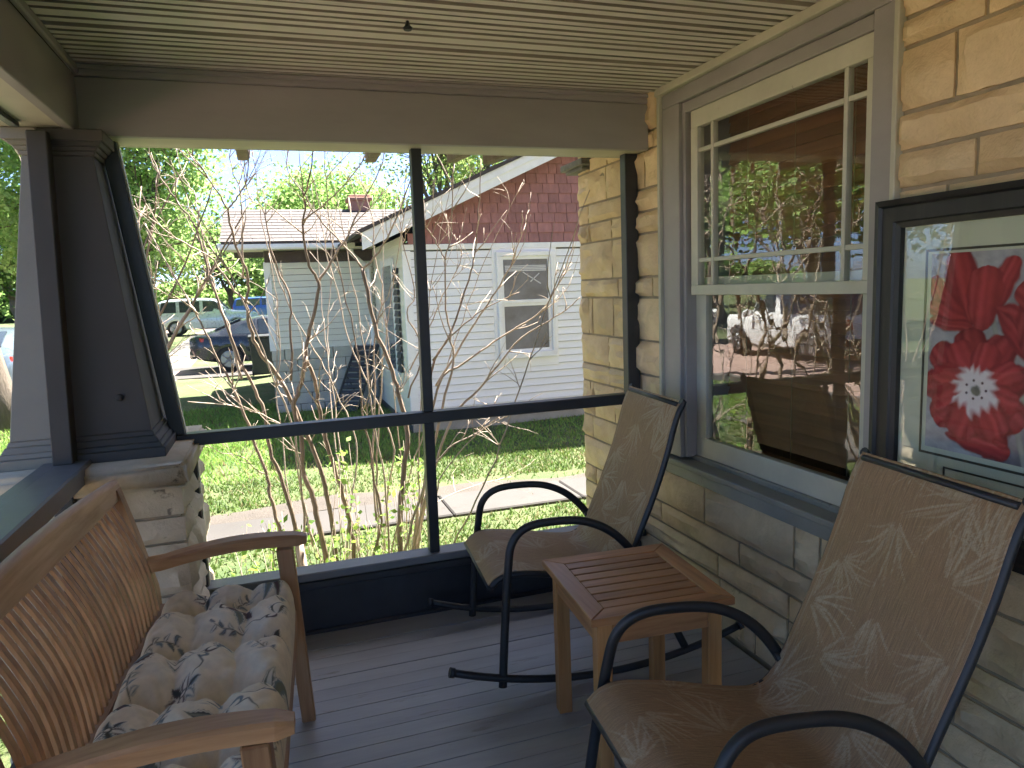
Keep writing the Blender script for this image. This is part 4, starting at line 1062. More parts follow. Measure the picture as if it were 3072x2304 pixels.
    while z < 2.2:
        b = MB(); b.hexa([(1.743, YN+.02, z), (1.765, YN+.02, z), (1.765, 12.7, z), (1.743, 12.7, z), (1.757, YN+.02, z+st), (1.765, YN+.02, z+st), (1.765, 12.7, z+st), (1.757, 12.7, z+st)]); obj('siding_board', b, M_SIDW, wall); z += st
    b = MB(); b.box((1.715, 10.5, .35), (1.742, 10.62, 1.9)); b.box((1.715, 11.5, .35), (1.742, 11.62, 1.9)); b.box((1.715, 10.5, 1.9), (1.742, 11.62, 2.0)); b.box((1.715, 10.5, .27), (1.742, 11.62, .35))
    w2 = obj('window', b, M_WHITE, h); obj('pane', MB().box((1.73, 10.62, .35), (1.738, 11.5, 1.9)), M_DARKGL, w2)
    for k in range(15): obj('shutter_slat', MB().hexa([(1.70, 10.16, .36+k*.1), (1.74, 10.16, .36+k*.1), (1.74, 10.48, .36+k*.1), (1.70, 10.48, .36+k*.1), (1.72, 10.16, .44+k*.1), (1.74, 10.16, .44+k*.1), (1.74, 10.48, .44+k*.1), (1.72, 10.48, .44+k*.1)]), M_CHAR, w2)
    # rear wing
    YW = 12.7; wing = obj('wing_wall', MB().box((-.03, YW+.03, -.5), (1.76, 17.5, 2.30)), M('wing_sheathing', (.14, .135, .12), .9), h)
    z = .62
    while z < 2.06:
        lap(.06, 1.742, z, YW, M_SIDW, wing); z += st
    obj('corner_board', MB().box((-.05, YW-.012, .60), (.06, YW+.03, 2.08), .003), M_WHITE, wing)
    mblk = M('painted_block', (.46, .455, .40), .85, .08, 5, .5, 30, rnd=.07); rr = random.Random(9)
    for r_ in range(6):
        x = -.02-(.2 if r_ % 2 else 0)
        while x < 1.74:
            x0, x1 = max(x, -.03), min(x+.395, 1.742)
            if x1-x0 > .05: obj('block', MB().box((x0+.004, YW-.006, -.52+r_*.19+.004), (x1-.004, YW+.03, -.52+(r_+1)*.19-.004), .006), mblk, wing)
            x += .40
    obj('frieze_board', MB().box((-.02, YW-.03, 2.07), (1.742, YW+.02, 2.24), .003), M('dark_brown_frieze', (.06, .040, .034), .7), wing)
    obj('soffit', MB().box((-.60, 12.25, 2.265), (1.75, YW+.3, 2.285)), M_SIDW, h)
    g = obj('gutter', MB().box((-.72, 12.10, 2.255), (1.40, 12.23, 2.355), .02, 2), M_WHITE, h)
    obj('downspout', MB().tube(bez([(1.34, 12.16, 2.25), (1.36, 12.2, 2.15), (1.62, 12.5, 1.95), (1.66, 12.62, 1.8), (1.66, 12.62, -.3)], 4), .035, 8), M_WHITE, h)
    obj('rake_board', MB().hexa([(-.62, 12.24, 2.26), (-.585, 12.24, 2.26), (-.585, 14.4, 2.92), (-.62, 14.4, 2.92), (-.62, 12.24, 2.37), (-.585, 12.24, 2.37), (-.585, 14.4, 3.05), (-.62, 14.4, 3.05)]), M_WHITE, h)
    # wing roof in courses of shingles
    A = Vector((-.64, 12.10, 2.365)); sl = Vector((0, 2.35, .76)); nrow = 11
    rf = obj('roof', MB().hexa([A-Vector((0, 0, .03)), A+Vector((3.6, 0, -.03)), A+Vector((3.6, 0, -.03))+sl, A-Vector((0, 0, .03))+sl, A, A+Vector((3.6, 0, 0)), A+Vector((3.6, 0, 0))+sl, A+sl]), M_ROOF, h)
    obj('roof', MB().hexa([A+sl-Vector((0, 0, .03)), A+sl+Vector((3.6, 0, -.03)), A+sl+Vector((3.6, 2.35, -.76)), A+sl+Vector((0, 2.35, -.76)), A+sl, A+sl+Vector((3.6, 0, 0)), A+sl+Vector((3.6, 2.35, -.73)), A+sl+Vector((0, 2.35, -.73))]), M_ROOF, h)
    for r_ in range(nrow):
        p0 = A+sl*(r_/nrow); p1 = A+sl*((r_+1)/nrow); x = -.02+rr.uniform(-.25, 0)
        while x < 3.1:
            wd = .31; x0, x1 = max(x, -.02), x+wd-.008
            if x1-x0 > .05:
                P = [(A.x+x0, p0.y, p0.z+.006), (A.x+x1, p0.y, p0.z+.006), (A.x+x1, p1.y, p1.z+.001), (A.x+x0, p1.y, p1.z+.001), (A.x+x0, p0.y-.004, p0.z+.012), (A.x+x1, p0.y-.004, p0.z+.012), (A.x+x1, p1.y, p1.z+.004), (A.x+x0, p1.y, p1.z+.004)]
                obj('shingle', MB().hexa(P), M_ROOF, rf)
            x += wd
    mch = M('salmon_chimney_paint', (.36, .19, .145), .85, .12, 5, .5, 40)
    c = at(1078, 640, 14.5); b = MB(); b.box((c.x-.19, 14.3, 2.6), (c.x+.19, 14.7, c.z+.28), .01); b.box((c.x-.235, 14.255, c.z+.22), (c.x+.235, 14.745, c.z+.285), .012); b.box((c.x-.20, 14.29, c.z+.285), (c.x+.20, 14.71, c.z+.33), .012)
    obj('chimney', b, mch, h)
    # folded black lounger leaning on the wall, wheelie bin
    t = thing('patio_lounger', 'folded black slatted patio lounger leaning against the wing wall', 'lounger', (1.35, 12.4, -.45))
    P0, P1 = Vector((1.05, 12.10, -.45)), Vector((1.55, 12.60, .62)); ax = Vector((.36, -.18, 0))
    for s in (-.5, .5): obj('side_rail', MB().beam(P0+ax*s, P1+ax*s, .035, .035, .004), M_CHAR, t)
    for k in range(12):
        q = P0+(P1-P0)*((k+.5)/12); obj('slat', MB().beam(q-ax*.46, q+ax*.46, .02, .07, .003, up=(P1-P0)), M_CHAR, t)
    for s in (-.5, .5): obj('leg', MB().beam(P0+(P1-P0)*.55+ax*s, P0+(P1-P0)*.35+ax*s+Vector((.22, .12, -.05)), .02, .02), M_CHAR, t)
neighbour()
def bin_():
    c = at(792, 1138, 18.9); gz_ = float(gz(0, c.y)); x, y = c.x, c.y
    t = thing('wheelie_bin', 'black wheelie bin with orange sticker beside the dark sedan', 'bin', (x, y, gz_))
    mb_ = M('black_plastic', (.02, .022, .024), .45, .2, 8, .1, 60)
    P = [(x-.22, y-.25, gz_+.08), (x+.22, y-.25, gz_+.08), (x+.22, y+.25, gz_+.08), (x-.22, y+.25, gz_+.08), (x-.28, y-.32, gz_+.98), (x+.28, y-.32, gz_+.98), (x+.28, y+.32, gz_+.98), (x-.28, y+.32, gz_+.98)]
    obj('body', MB().hexa(P, .02), mb_, t); obj('lid', MB().box((x-.30, y-.36, gz_+.98), (x+.30, y+.35, gz_+1.04), .02), mb_, t)
    for s in (-1, 1): obj('wheel', MB().lathe([(.02, -.025), (.13, -.025), (.14, 0), (.13, .025), (.02, .025)], 18, (0, 0, 0), 'X'), mb_, t, (x+s*.24, y+.24, gz_+.14))
    obj('sticker', MB().box((x-.06, y-.305, gz_+.80), (x+.14, y-.292, gz_+.90)), M('orange_sticker', (.45, .17, .03), .6), t)
bin_()

# ------------------------------------------------------------------ cars
M_TYRE = M('tyre_rubber', (.02, .02, .02), .8, .2, 20, .2, 80); M_RIM = M('alloy_rim', (.30, .31, .32), .35, .1, 8, 0, metallic=.8)
M_CGL = M('car_glass', (.03, .04, .05), .05, .2, 2, 0, spec=.8)
def carpaint(name, c, metallic=.3):
    m = M(name, c, .28, .03, 3, 0, metallic=metallic); m.node_tree.nodes['Principled BSDF'].inputs['Coat Weight'].default_value = .6; return m
def car(label, cat, loc, rz, paint, kind, L=4.5, W=1.78):
    """local +x is the nose; stations along x: (x, z_low, z_belt, z_roof, half width belt, half width roof)"""
    t = thing('parked_car', label, cat, loc, 'parked cars'); t.rotation_euler = (0, 0, rz)
    hw = W/2
    if kind == 'suv':
        S = [(-2.20, .55, .98, 1.02, .80, .70), (-2.16, .38, 1.02, 1.30, .86, .70), (-2.02, .32, 1.03, 1.60, .88, .70), (-1.6, .28, 1.03, 1.68, .89, .70), (-.2, .28, 1.02, 1.70, .89, .71), (.35, .28, 1.01, 1.66, .89, .71), (.62, .28, 1.01, 1.46, .89, .72), (1.05, .28, 1.02, 1.09, .88, .78), (1.7, .30, .99, 1.04, .87, .78), (2.08, .34, .93, .97, .82, .70), (2.22, .42, .82, .84, .72, .62)]
        win = [[(-1.98, 1.08), (-1.28, 1.08), (-1.28, 1.56), (-1.88, 1.54)], [(-1.14, 1.08), (-.28, 1.08), (-.28, 1.57), (-1.14, 1.57)], [(-.14, 1.08), (.86, 1.08), (.42, 1.55), (-.14, 1.57)]]
        wx = (-1.35, 1.30); wr = .36
    else:
        S = [(-2.38, .55, .86, .88, .66, .60), (-2.32, .42, .93, .95, .80, .70), (-2.1, .32, .96, .99, .86, .74), (-1.75, .26, .95, 1.09, .89, .70), (-1.15, .24, .94, 1.34, .90, .62), (-.6, .24, .92, 1.43, .90, .60), (.1, .24, .91, 1.45, .90, .60), (.55, .24, .90, 1.36, .90, .62), (1.25, .24, .90, .96, .89, .72), (1.8, .28, .84, .88, .86, .72), (2.2, .34, .74, .77, .78, .64), (2.36, .42, .62, .64, .66, .55)]
        win = [[(-1.35, 1.00), (-.72, .98), (-.72, 1.34), (-1.08, 1.24)], [(-.64, .98), (.12, .97), (.12, 1.37), (-.64, 1.36)], [(.20, .97), (1.0, .97), (.52, 1.29), (.20, 1.36)]]
        wx = (-1.42, 1.42); wr = .335
    k = hw/.9
    xs = np.linspace(S[0][0], S[-1][0], 56); SS = np.array(S)
    def itp(c): 
        v = np.interp(xs, SS[:, 0], SS[:, c]); return np.convolve(np.pad(v, 1, 'edge'), [.25, .5, .25], 'valid')
    lo, be, ro, hb, hr = (itp(c) for c in range(1, 6)); hb *= k; hr *= k
    V = []; n = 15
    for i, x in enumerate(xs):
        l = lo[i]
        for wv in wx:      # wheel arches
            d = abs(x-wv)
            if d < wr+.07: l = max(l, wr+math.sqrt(max(0, (wr+.07)**2-d*d))*.98)
        half = [(0, lo[i]), (hb[i]*.86, lo[i]), (hb[i]*.97, max(l, lo[i]+.05)), (hb[i], max(.62, l+.01)), (hb[i]*.985, be[i]-.02), (hb[i]*.95, be[i]+.02), (hr[i]+(hb[i]*.95-hr[i])*.12, ro[i]-.07 if ro[i]-be[i] > .15 else ro[i]-.01), (hr[i]*.86, ro[i]-.015 if ro[i]-be[i] > .15 else ro[i]), (0, ro[i]+.012)]
        for (a, z) in half: V.append((x, a, z))
        for (a, z) in half[1:-1][::-1]: V.append((x, -a, z))
    n = 16; F = []
    for i in range(len(xs)-1):
        for j in range(n): F.append((i*n+j, i*n+(j+1) % n, (i+1)*n+(j+1) % n, (i+1)*n+j))
    me = bpy.data.meshes.new('body'); me.from_pydata(V, [], F+[tuple(range(n))[::-1], tuple((len(xs)-1)*n+j for j in range(n))])
    for p in me.polygons: p.use_smooth = True
    bm = bmesh.new(); bm.from_mesh(me); bmesh.ops.recalc_face_normals(bm, faces=bm.faces); bm.to_mesh(me); bm.free()
    try: me.set_sharp_from_angle(angle=R(38))
    except Exception: pass
    lobj('body', me, paint, t)
    def side_y(x, z):
        b, h_, zb_, zr = np.interp(x, xs, hb)*.95, np.interp(x, xs, hr), np.interp(x, xs, be)+.02, np.interp(x, xs, ro)-.07
        q = np.clip((z-zb_)/max(.05, zr-zb_), 0, 1); return b+(h_+(b-h_)*.12-b)*q
    for s in (-1, 1):
        for w_ in win:
            b = MB(); poly = [(x, s*(side_y(x, z)+.006), z) for x, z in w_]; b.prism(poly, (0, -s*.02, 0)); lobj('window', b, M_CGL, t)
        for wv in wx:
            wh = lobj('wheel', MB().lathe([(wr*.62, -.10), (wr*.96, -.10), (wr, -.06), (wr, .06), (wr*.96, .10), (wr*.62, .10)], 28, (0, 0, 0), 'Y'), M_TYRE, t); wh.location = (wv, s*(hw-.11), wr)
            b = MB(); yo = s*.096
            for a in range(5):
                th = a*2*math.pi/5; d = Vector((math.cos(th), 0, math.sin(th))); b.beam(d*.04+Vector((0, yo, 0)), d*wr*.62+Vector((0, yo, 0)), .02, wr*.24, .005, up=(0, 1, 0)) if False else b.tube([d*.03+Vector((0, yo, 0)), d*wr*.63+Vector((0, yo, 0))], wr*.085, 6)
            b.lathe([(wr*.60, -.01), (wr*.68, -.01), (wr*.68, .01), (wr*.60, .01)], 28, (0, yo, 0), 'Y'); b.lathe([(.01, -.012), (wr*.16, -.012), (wr*.16, .012), (.01, .012)], 14, (0, yo, 0), 'Y')
            rm = lobj('rim', b, M_RIM, wh)
    if kind == 'suv':
        rear = [(-2.19, .70, 1.06), (-2.19, -.70, 1.06), (-2.06, -.62, 1.52), (-2.06, .62, 1.52)]; ws = [(.52, .62, 1.57), (.52, -.62, 1.57), (1.02, -.70, 1.10), (1.02, .70, 1.10)]
    else:
        rear = [(-1.74, .60, 1.10), (-1.74, -.60, 1.10), (-1.08, -.54, 1.37), (-1.08, .54, 1.37)]; ws = [(.56, .55, 1.375), (.56, -.55, 1.375), (1.22, -.64, .99), (1.22, .64, .99)]
    for nm, q, off in (('rear_window', rear, (-.02, 0, .022)), ('windscreen', ws, (.022, 0, .026))):
        b = MB(); b.prism([Vector(p)*1.0+Vector(off) for p in [(x, y*k, z) for x, y, z in q]], tuple(-c for c in off)); lobj(nm, b, M_CGL, t)
    mr = M('tail_lamp', (.45, .02, .015), .2, .1, 4, 0); mh = M('head_lamp', (.7, .72, .75), .1, .1, 4, 0)
    for s in (-1, 1):
        if kind == 'suv': lobj('tail_light', MB().box((-2.225, s*.60*k, .78), (-2.10, s*.80*k, 1.0), .02), mr, t); lobj('headlight', MB().box((2.0, s*.55*k, .72), (2.16, s*.78*k, .88), .03), mh, t)
        else: lobj('tail_light', MB().hexa([(-2.38, s*.42, .78), (-2.12, s*.84*k, .80), (-2.02, s*.865*k, .82), (-2.30, s*.40, .80), (-2.36, s*.42, .92), (-2.12, s*.85*k, .925), (-2.0, s*.862*k, .915), (-2.30, s*.40, .925)], .01), mr, t); lobj('headlight', MB().box((2.05, s*.50, .62), (2.24, s*.74, .74), .03), mh, t)
        lobj('mirror', MB().box((.72 if kind == 'suv' else .86, s*(hw+.0), 1.02), (.86 if kind == 'suv' else 1.0, s*(hw+.16), 1.16), .03), paint, t)
    lobj('bumper', MB().box((S[0][0]-.02, -.72*k, .38), (S[0][0]+.14, .72*k, .60), .03), M_TYRE if kind == 'suv' else paint, t)
    return t
P_SUV = carpaint('silver_blue_paint', (.52, .58, .66)); P_BLK = carpaint('dark_navy_paint', (.020, .024, .032)); P_BLU = carpaint('blue_paint', (.05, .12, .36)); P_WHT = carpaint('white_paint', (.70, .71, .72), 0)
y = 36.0; c = at(530, 1012, y); car('silver blue boxy sport utility car parked on the far lawn', 'car', (c.x+1.35, y+.9, float(gz(0, y))), 0, P_SUV, 'suv', W=1.75)
y = 20.4; c = at(693, 1116, y); car('black sedan with red tail lamp parked on the driveway next door', 'car', (c.x+1.42, y+.9, float(gz(0, y))+.03), 0, P_BLK, 'sedan', W=1.82)
y = 58.0; c = at(775, 960, y); car('bright blue car parked far off behind the wing corner', 'car', (c.x+.5, y, -.12), 0, P_BLU, 'suv')
car('white car parked across the street', 'car', (-8.7, 14.5, -.43), R(90), P_WHT, 'suv')
car('white sedan parked behind the white car across the street', 'car', (-8.7, 21.5, -.36), R(90), P_WHT, 'sedan')
car('grey blue sedan parked at the kerb beyond the porch column', 'car', (-5.75, 18.6, -.38), R(90), carpaint('grey_blue_paint', (.10, .13, .16)), 'sedan')

# ------------------------------------------------------------------ trees
M_BARK = M('bark', (.12, .095, .072), .9, .25, 10, .8, 40, stretch=(1, 1, .3), bdist=.02)
def leaf_mat(name, transl=.5):
    return vcol(name, .65, 0, transl=transl, spec=.25)
M_LEAF = leaf_mat('spring_leaves', .55)
def leaves(name, C, size, cols, seed, aspect=.62):
    r = np.random.default_rng(seed); n = len(C)
    a = r.normal(size=(n, 3)); a[:, 2] *= .8; a /= np.linalg.norm(a, axis=1, keepdims=True)
    b = r.normal(size=(n, 3)); b -= a*(a*b).sum(1, keepdims=True); b /= np.linalg.norm(b, axis=1, keepdims=True)
    s = size*r.uniform(.6, 1.3, (n, 1))
    V = np.stack([C-a*s*.5, C+b*s*aspect*.5-a*s*.05, C+a*s*.5, C-b*s*aspect*.5-a*s*.05], 1).reshape(-1, 3)
    k = r.random((n, 1)); cols = np.asarray(cols); c = cols[0]+(cols[1]-cols[0])*k+r.normal(0, .008, (n, 3)); c = np.clip(c, .005, 1)
    return fast(name, V, np.arange(4*n).reshape(-1, 4), np.repeat(c, 4, 0))
def tree(name, label, base, h, lobes, n, size, cols, seed, trunk_r=.22, trunks=1, nclump=260, clump=.55, bare=.0, group=None):
    r = random.Random(seed); rg = np.random.default_rng(seed)
    t = thing(name, label, 'tree', base, group)
    base = Vector(base); b = MB()
    cz = sum(l[2] for l in lobes)/len(lobes); cen = Vector((sum(l[0] for l in lobes)/len(lobes), sum(l[1] for l in lobes)/len(lobes), cz))
    def limb(p, q, r0, r1, k=5):
        mid = [(p+(q-p)*s+Vector((r.uniform(-1, 1), r.uniform(-1, 1), r.uniform(-.4, .4)))*(q-p).length*.05*math.sin(math.pi*s)) for s in np.linspace(0, 1, k)]
        b.tube(mid, [r0+(r1-r0)*s for s in np.linspace(0, 1, k)], 7); return mid
    for tr in range(trunks):
        top = Vector(lobes[tr % len(lobes)][:3])+Vector((r.uniform(-.5, .5), r.uniform(-.5, .5), 0))
        p0 = base+Vector((r.uniform(-.5, .5), r.uniform(-.5, .5), 0))*(trunks > 1)-Vector((0, 0, .1))
        fork = p0+(top-p0)*.38; fork.x = p0.x+(fork.x-p0.x)*.4; fork.y = p0.y+(fork.y-p0.y)*.4
        limb(p0, fork, trunk_r*1.15, trunk_r*.75)
        for l in lobes:
            q = Vector(l[:3]); m = limb(fork, q, trunk_r*.55, trunk_r*.18, 6)
            for k in range(6):
                d = Vector((r.gauss(0, 1), r.gauss(0, 1), r.gauss(.2, .8))).normalized(); e = q+Vector((d.x*l[3], d.y*l[4], d.z*l[5]))*.8
                m2 = limb(m[r.randint(2, 5)], e, trunk_r*.17, trunk_r*.04, 5)
                for kk in range(2): limb(m2[r.randint(2, 3)], e+Vector((r.gauss(0, .6), r.gauss(0, .6), r.gauss(0, .6))), trunk_r*.06, trunk_r*.02, 4)
    obj('trunk', b, M_BARK, t)
    vol = np.array([l[3]*l[4]*l[5] for l in lobes]); pk = rg.choice(len(lobes), nclump, p=vol/vol.sum()); L = np.array(lobes)[pk]
    d = rg.normal(size=(nclump, 3)); d /= np.linalg.norm(d, axis=1, keepdims=True); rad = rg.uniform(.25, 1, (nclump, 1))**.45
    cc = L[:, :3]+d*rad*L[:, 3:6]; sz = clump*rg.uniform(.5, 1.4, nclump)
    ci = rg.integers(0, nclump, n); off = rg.normal(size=(n, 3))*sz[ci][:, None]*np.array([1, 1, .6])
    C = cc[ci]+off
    me = leaves('crown', C, size, cols, seed); tint = rg.uniform(.82, 1.18, nclump)[ci]
    buf = np.empty(len(me.vertices)*4, dtype=np.float32); me.color_attributes['Col'].data.foreach_get('color', buf); buf = buf.reshape(-1, 4); buf[:, :3] *= np.repeat(tint, 4)[:, None]
    me.color_attributes['Col'].data.foreach_set('color', buf.ravel())
    obj('crown', me, M_LEAF, t); return t
G1 = ((.22, .37, .10), (.38, .50, .19)); G2 = ((.17, .30, .08), (.31, .43, .15)); G3 = ((.18, .27, .07), (.32, .39, .14)); G4 = ((.06, .12, .03), (.13, .21, .05))
tree('maple_tree', 'tall bright green maple seen past the column', (-4.2, 31, -.2), 13, [(-6.5, 31, 8.0, 4.6, 4, 5), (-3.6, 30.5, 6.6, 2.5, 3, 3.2), (-3.2, 31, 10.5, 3.0, 3, 2.6), (-4.5, 29.5, 3.6, 3.2, 2, 1.3), (-8.5, 31, 5, 3, 3, 2.6), (-1.8, 32, 3.4, 1.7, 2, 1.2), (-6, 31, 13, 3.4, 3, 2.5)], 60000, .20, G1, 11, .34, nclump=620, clump=.55)
tree('ash_tree', 'round green tree rising behind the wing roof and chimney', (3.3, 36, -.1), 9, [(2.7, 36, 5.4, 2.6, 2.4, 2.2), (4.6, 36.5, 5.0, 2.2, 2, 1.8), (1.0, 36.5, 4.2, 1.6, 2, 1.4)], 22000, .20, G2, 12, .22, nclump=260)
tree('birch_tree', 'thin leafed multi stemmed tree behind the gable roof', (6.2, 25, -.1), 11, [(4.9, 25, 6.6, 1.9, 2, 2.4), (6.4, 25.5, 7.6, 2.2, 2, 2.8), (8.0, 25, 6.6, 2.2, 2, 2.4), (5.6, 25, 9, 1.8, 1.6, 1.8)], 11000, .13, G3, 13, .12, trunks=4, nclump=300, clump=.42)
tree('oak_tree', 'broad green tree right of the thin stemmed tree behind the gable', (10.5, 29, -.1), 11, [(10, 29, 6.5, 3, 3, 3), (8, 29, 5.5, 2, 2, 2), (12.5, 29, 7, 3, 3, 3)], 18000, .2, G1, 14, .25)
for k, (x, y, h, w_, lb) in enumerate([(-17, 60, 10, 5, 'leftmost of the far trees beyond the parked cars'), (-9.5, 66, 11, 4.5, 'far tree behind the silver blue car'), (-3.0, 70, 9, 4.0, 'far tree left of the blue car'), (2.5, 66, 10, 4.5, 'far tree behind the wing corner'), (-13, 84, 14, 6, 'tallest of the far trees on the skyline'), (9, 72, 11, 5, 'far tree hidden mostly by the house next door'), (17, 64, 11, 5, 'rightmost far tree beyond the gable')]):
    tree('shade_tree', lb, (x, y, -.12), h, [(x-w_*.35, y, h*.55, w_*.65, w_*.6, h*.3), (x+w_*.4, y, h*.6, w_*.6, w_*.6, h*.3), (x, y, h*.8, w_*.6, w_*.5, h*.22)], 9000, .34, G2 if k % 2 else G4, 30+k, .3, nclump=150, clump=.9, group='far trees beyond the cars')
tree('maple_tree', 'yard maple standing close to the street left of the column', (-4.1, 13.2, -.45), 11, [(-6.9, 13.2, 6.8, 2.2, 2.4, 2.0), (-6.3, 12.4, 8.0, 1.8, 2.0, 1.8), (-7.3, 14.6, 7.5, 2.2, 2.2, 2.0), (-6.6, 14.2, 5.2, 1.5, 1.5, 1.1)], 26000, .17, G1, 51, .26, nclump=300, clump=.5)
for k, (x, y, h, w_, lb) in enumerate([(-15.5, 15, 9, 3.4, 'tree across the street, nearest to the porch'), (-19, 22, 12, 4.8, 'tree across the street behind the white car'), (-17, 32, 11, 4.5, 'tree across the street beyond the white sedan'), (-22, 42, 13, 6, 'largest tree at the far end across the street'), (-24, 4, 10, 4, 'tree across the street level with the porch'), (-13.4, 19.5, 8, 3.2, 'smaller tree across the street between the two white cars'), (-14.5, 26.5, 10, 3.8, 'dense tree across the street past the white sedan')]):
    tree('street_tree', lb, (x, y, -.4), h, [(x-w_*.3, y, h*.6, w_*.7, w_*.6, h*.28), (x+w_*.35, y+.5, h*.55, w_*.6, w_*.6, h*.26), (x, y, h*.8, w_*.6, w_*.5, h*.2)], 11000, .24, G1 if k % 2 else G4, 70+k, .28, nclump=190, clump=.7, group='trees across the street')
def hedge():
    t = thing('hedge', 'long dark hedge closing the view behind the far cars', 'hedge', (-10, 90, -.1)); r = np.random.default_rng(99); n = 26000
    x = r.uniform(-70, 45, n); y = 88+r.normal(0, 1.6, n); top = 4.2+1.2*np.sin(x*.21)+.8*np.sin(x*.67+1); z = r.random(n)**.8*top
    obj('foliage', leaves('foliage', np.stack([x, y, z], 1), .75, G2, 3), M_LEAF, t)
    obj('core', MB().box((-70, 88, -.3), (45, 89.5, 2.6)), M('hedge_core', (.03, .05, .018), .95), t)
hedge()
def far_house():
    t = thing('cottage', 'white cottage with grey roof across the street', 'house', (-23, 15.5, -.4))
    obj('wall', MB().box((-27, 11, -.5), (-21, 20, 2.8)), M_SIDW, t)
    obj('roof', MB().prism([(-27.5, 10.6, 2.75), (-20.5, 10.6, 2.75), (-24, 10.6, 5.0)], (0, 9.8, 0)), M_ROOF, t)
    for y in (12.2, 16.9): 
        w_ = obj('window', MB().box((-21.02, y, .7), (-20.96, y+1.2, 2.1), .01), M_WHITE, t); obj('pane', MB().box((-20.95, y+.08, .78), (-20.94, y+1.12, 2.02)), M_DARKGL, w_)
    d = obj('door', MB().box((-21.02, 14.6, -.4), (-20.96, 15.6, 1.75), .01), M_CHAR, t)
far_house()

# ------------------------------------------------------------------ crape myrtles outside the screen
M_TWIG = M('myrtle_bark', (.36, .275, .205), .65, .2, 7, .4, 60, stretch=(1, 1, .35), col2=(.46, .37, .285), spots=(9, .62, (.21, .15, .105)))
M_TWIGD = M('dark_myrtle_bark', (.17, .12, .085), .7, .25, 7, .5, 60, stretch=(1, 1, .35), col2=(.25, .185, .13))
def myrtle(label, stems, seed, base, twigs=9, extra=None):
    t = thing('crape_myrtle', label, 'shrub', base, 'crape myrtles'); r = random.Random(seed)
    ends = []
    for (pts, r0, r1) in stems:
        b = MB(); P = bez(pts, 4); n = len(P)
        P = [p+Vector((r.gauss(0, .004), r.gauss(0, .004), 0)) for p in P]
        b.tube(P, [r0+(r1-r0)*(i/(n-1))**.8 for i in range(n)], 7); obj('stem', b, M_TWIGD if r0 > .0115 or r.random() < .2 else M_TWIG, t)
        ends.append((P, r0, r1))
    b = MB()
    for P, r0, r1 in ends:
        n = len(P)
        for k in range(twigs):
            s = r.uniform(.42, 1.0); i = min(n-2, int(s*(n-1))); p = P[i]; d = (P[i+1]-P[i]).normalized()
            sd = Vector((r.gauss(0, 1), r.gauss(0, .8), r.gauss(.25, .5))).normalized(); dr = (d*.75+sd*.8).normalized()
            L = r.uniform(.10, .42)*(1.15-.4*s); q = [p]
            for m in range(4):
                dr = (dr+Vector((r.gauss(0, .16), r.gauss(0, .16), r.gauss(.06, .12)))).normalized(); q.append(q[-1]+dr*L/4)
            rr_ = min(.0042, r0*.35); b.tube(q, [rr_*(1-.75*j/4)+.0006 for j in range(5)], 5)
            for m in range(r.randint(1, 3)):
                i2 = r.randint(1, 4); dd = (dr+Vector((r.gauss(0, .7), r.gauss(0, .7), r.gauss(.1, .5)))).normalized(); l2 = r.uniform(.04, .14)
                b.tube([q[i2], q[i2]+dd*l2*.5+Vector((0, 0, .006)), q[i2]+dd*l2], [.0018, .0014, .0007], 4)
    tw = obj('twigs', b, M_TWIG, t); tw['kind'] = 'stuff'
    return t
def px(lst, y0, y1):
    n = len(lst); return [at(u, v, y0+(y1-y0)*i/(n-1)) for i, (u, v) in enumerate(lst)]
Qp = lambda l: [(300+.452*x, 400+.452*y) for x, y in l]
Tp = lambda l: [(1000+.5122*x, 400+.5122*y) for x, y in l]
Bp = lambda l: [(450+.3617*x, 1200+.3617*y) for x, y in l]
ST = []
def s(l, y0, y1, r0, r1=.003): ST.append((px(l, y0, y1), r0*.88, r1*.85))
low = lambda u, v: [(u+30, v+110), (u, v)]
s([(1000, 1830), (981, 1700), (956, 1562), (938, 1489), (913, 1417), (902, 1308), (884, 1218), (901, 1150), (919, 1069)], 4.30, 4.42, .021, .015)
s([(1061, 1800), (1061, 1685), (1058, 1598), (1029, 1489), (992, 1363), (967, 1272), (953, 1200), (946, 1141), (919, 1069), (927, 1010)], 4.45, 4.45, .018, .013)
s(Qp([(1385, 1350), (1430, 1150), (1450, 990), (1390, 880), (1350, 700), (1350, 580), (1360, 420), (1400, 250), (1420, 60), (1430, -60)]), 4.45, 4.3, .0135)
s(Qp([(1450, 990), (1540, 850), (1640, 680), (1750, 450), (1850, 250), (1900, 60)]), 4.44, 4.6, .0105)
s(Qp([(1350, 580), (1480, 480), (1600, 370), (1740, 190), (1800, 60)]), 4.38, 4.1, .006)
s([(907, 1810), (884, 1583), (848, 1453), (808, 1345), (793, 1236), (756, 1150), (707, 1055), (675, 956), (634, 852), (612, 762), (594, 694), (571, 658), (526, 594), (481, 531), (449, 468), (440, 400)], 4.35, 4.6, .0165)
s([(870, 1760), (837, 1583), (811, 1489), (797, 1417), (757, 1308), (717, 1200), (689, 1141), (643, 1055), (612, 988), (589, 942), (553, 880), (490, 770), (436, 671)], 4.25, 4.5, .015)
s(Qp([(1200, 1640), (1100, 1500), (1020, 1370), (980, 1200), (970, 1100), (990, 1000), (960, 890), (900, 750), (870, 620), (845, 510), (800, 420), (720, 300), (640, 180), (530, 60)]), 4.55, 4.2, .0145)
s([(1020, 1810), (1000, 1600), (960, 1400), (900, 1260), (842, 1141)], 4.5, 4.55, .019, .0145)
s(Qp([(845, 510), (900, 440), (950, 360), (980, 270), (995, 60)]), 4.3, 4.15, .006)
s(Qp([(985, 1130), (900, 1050), (750, 840), (600, 750), (480, 680), (350, 580), (215, 480)]), 4.52, 4.1, .0085)
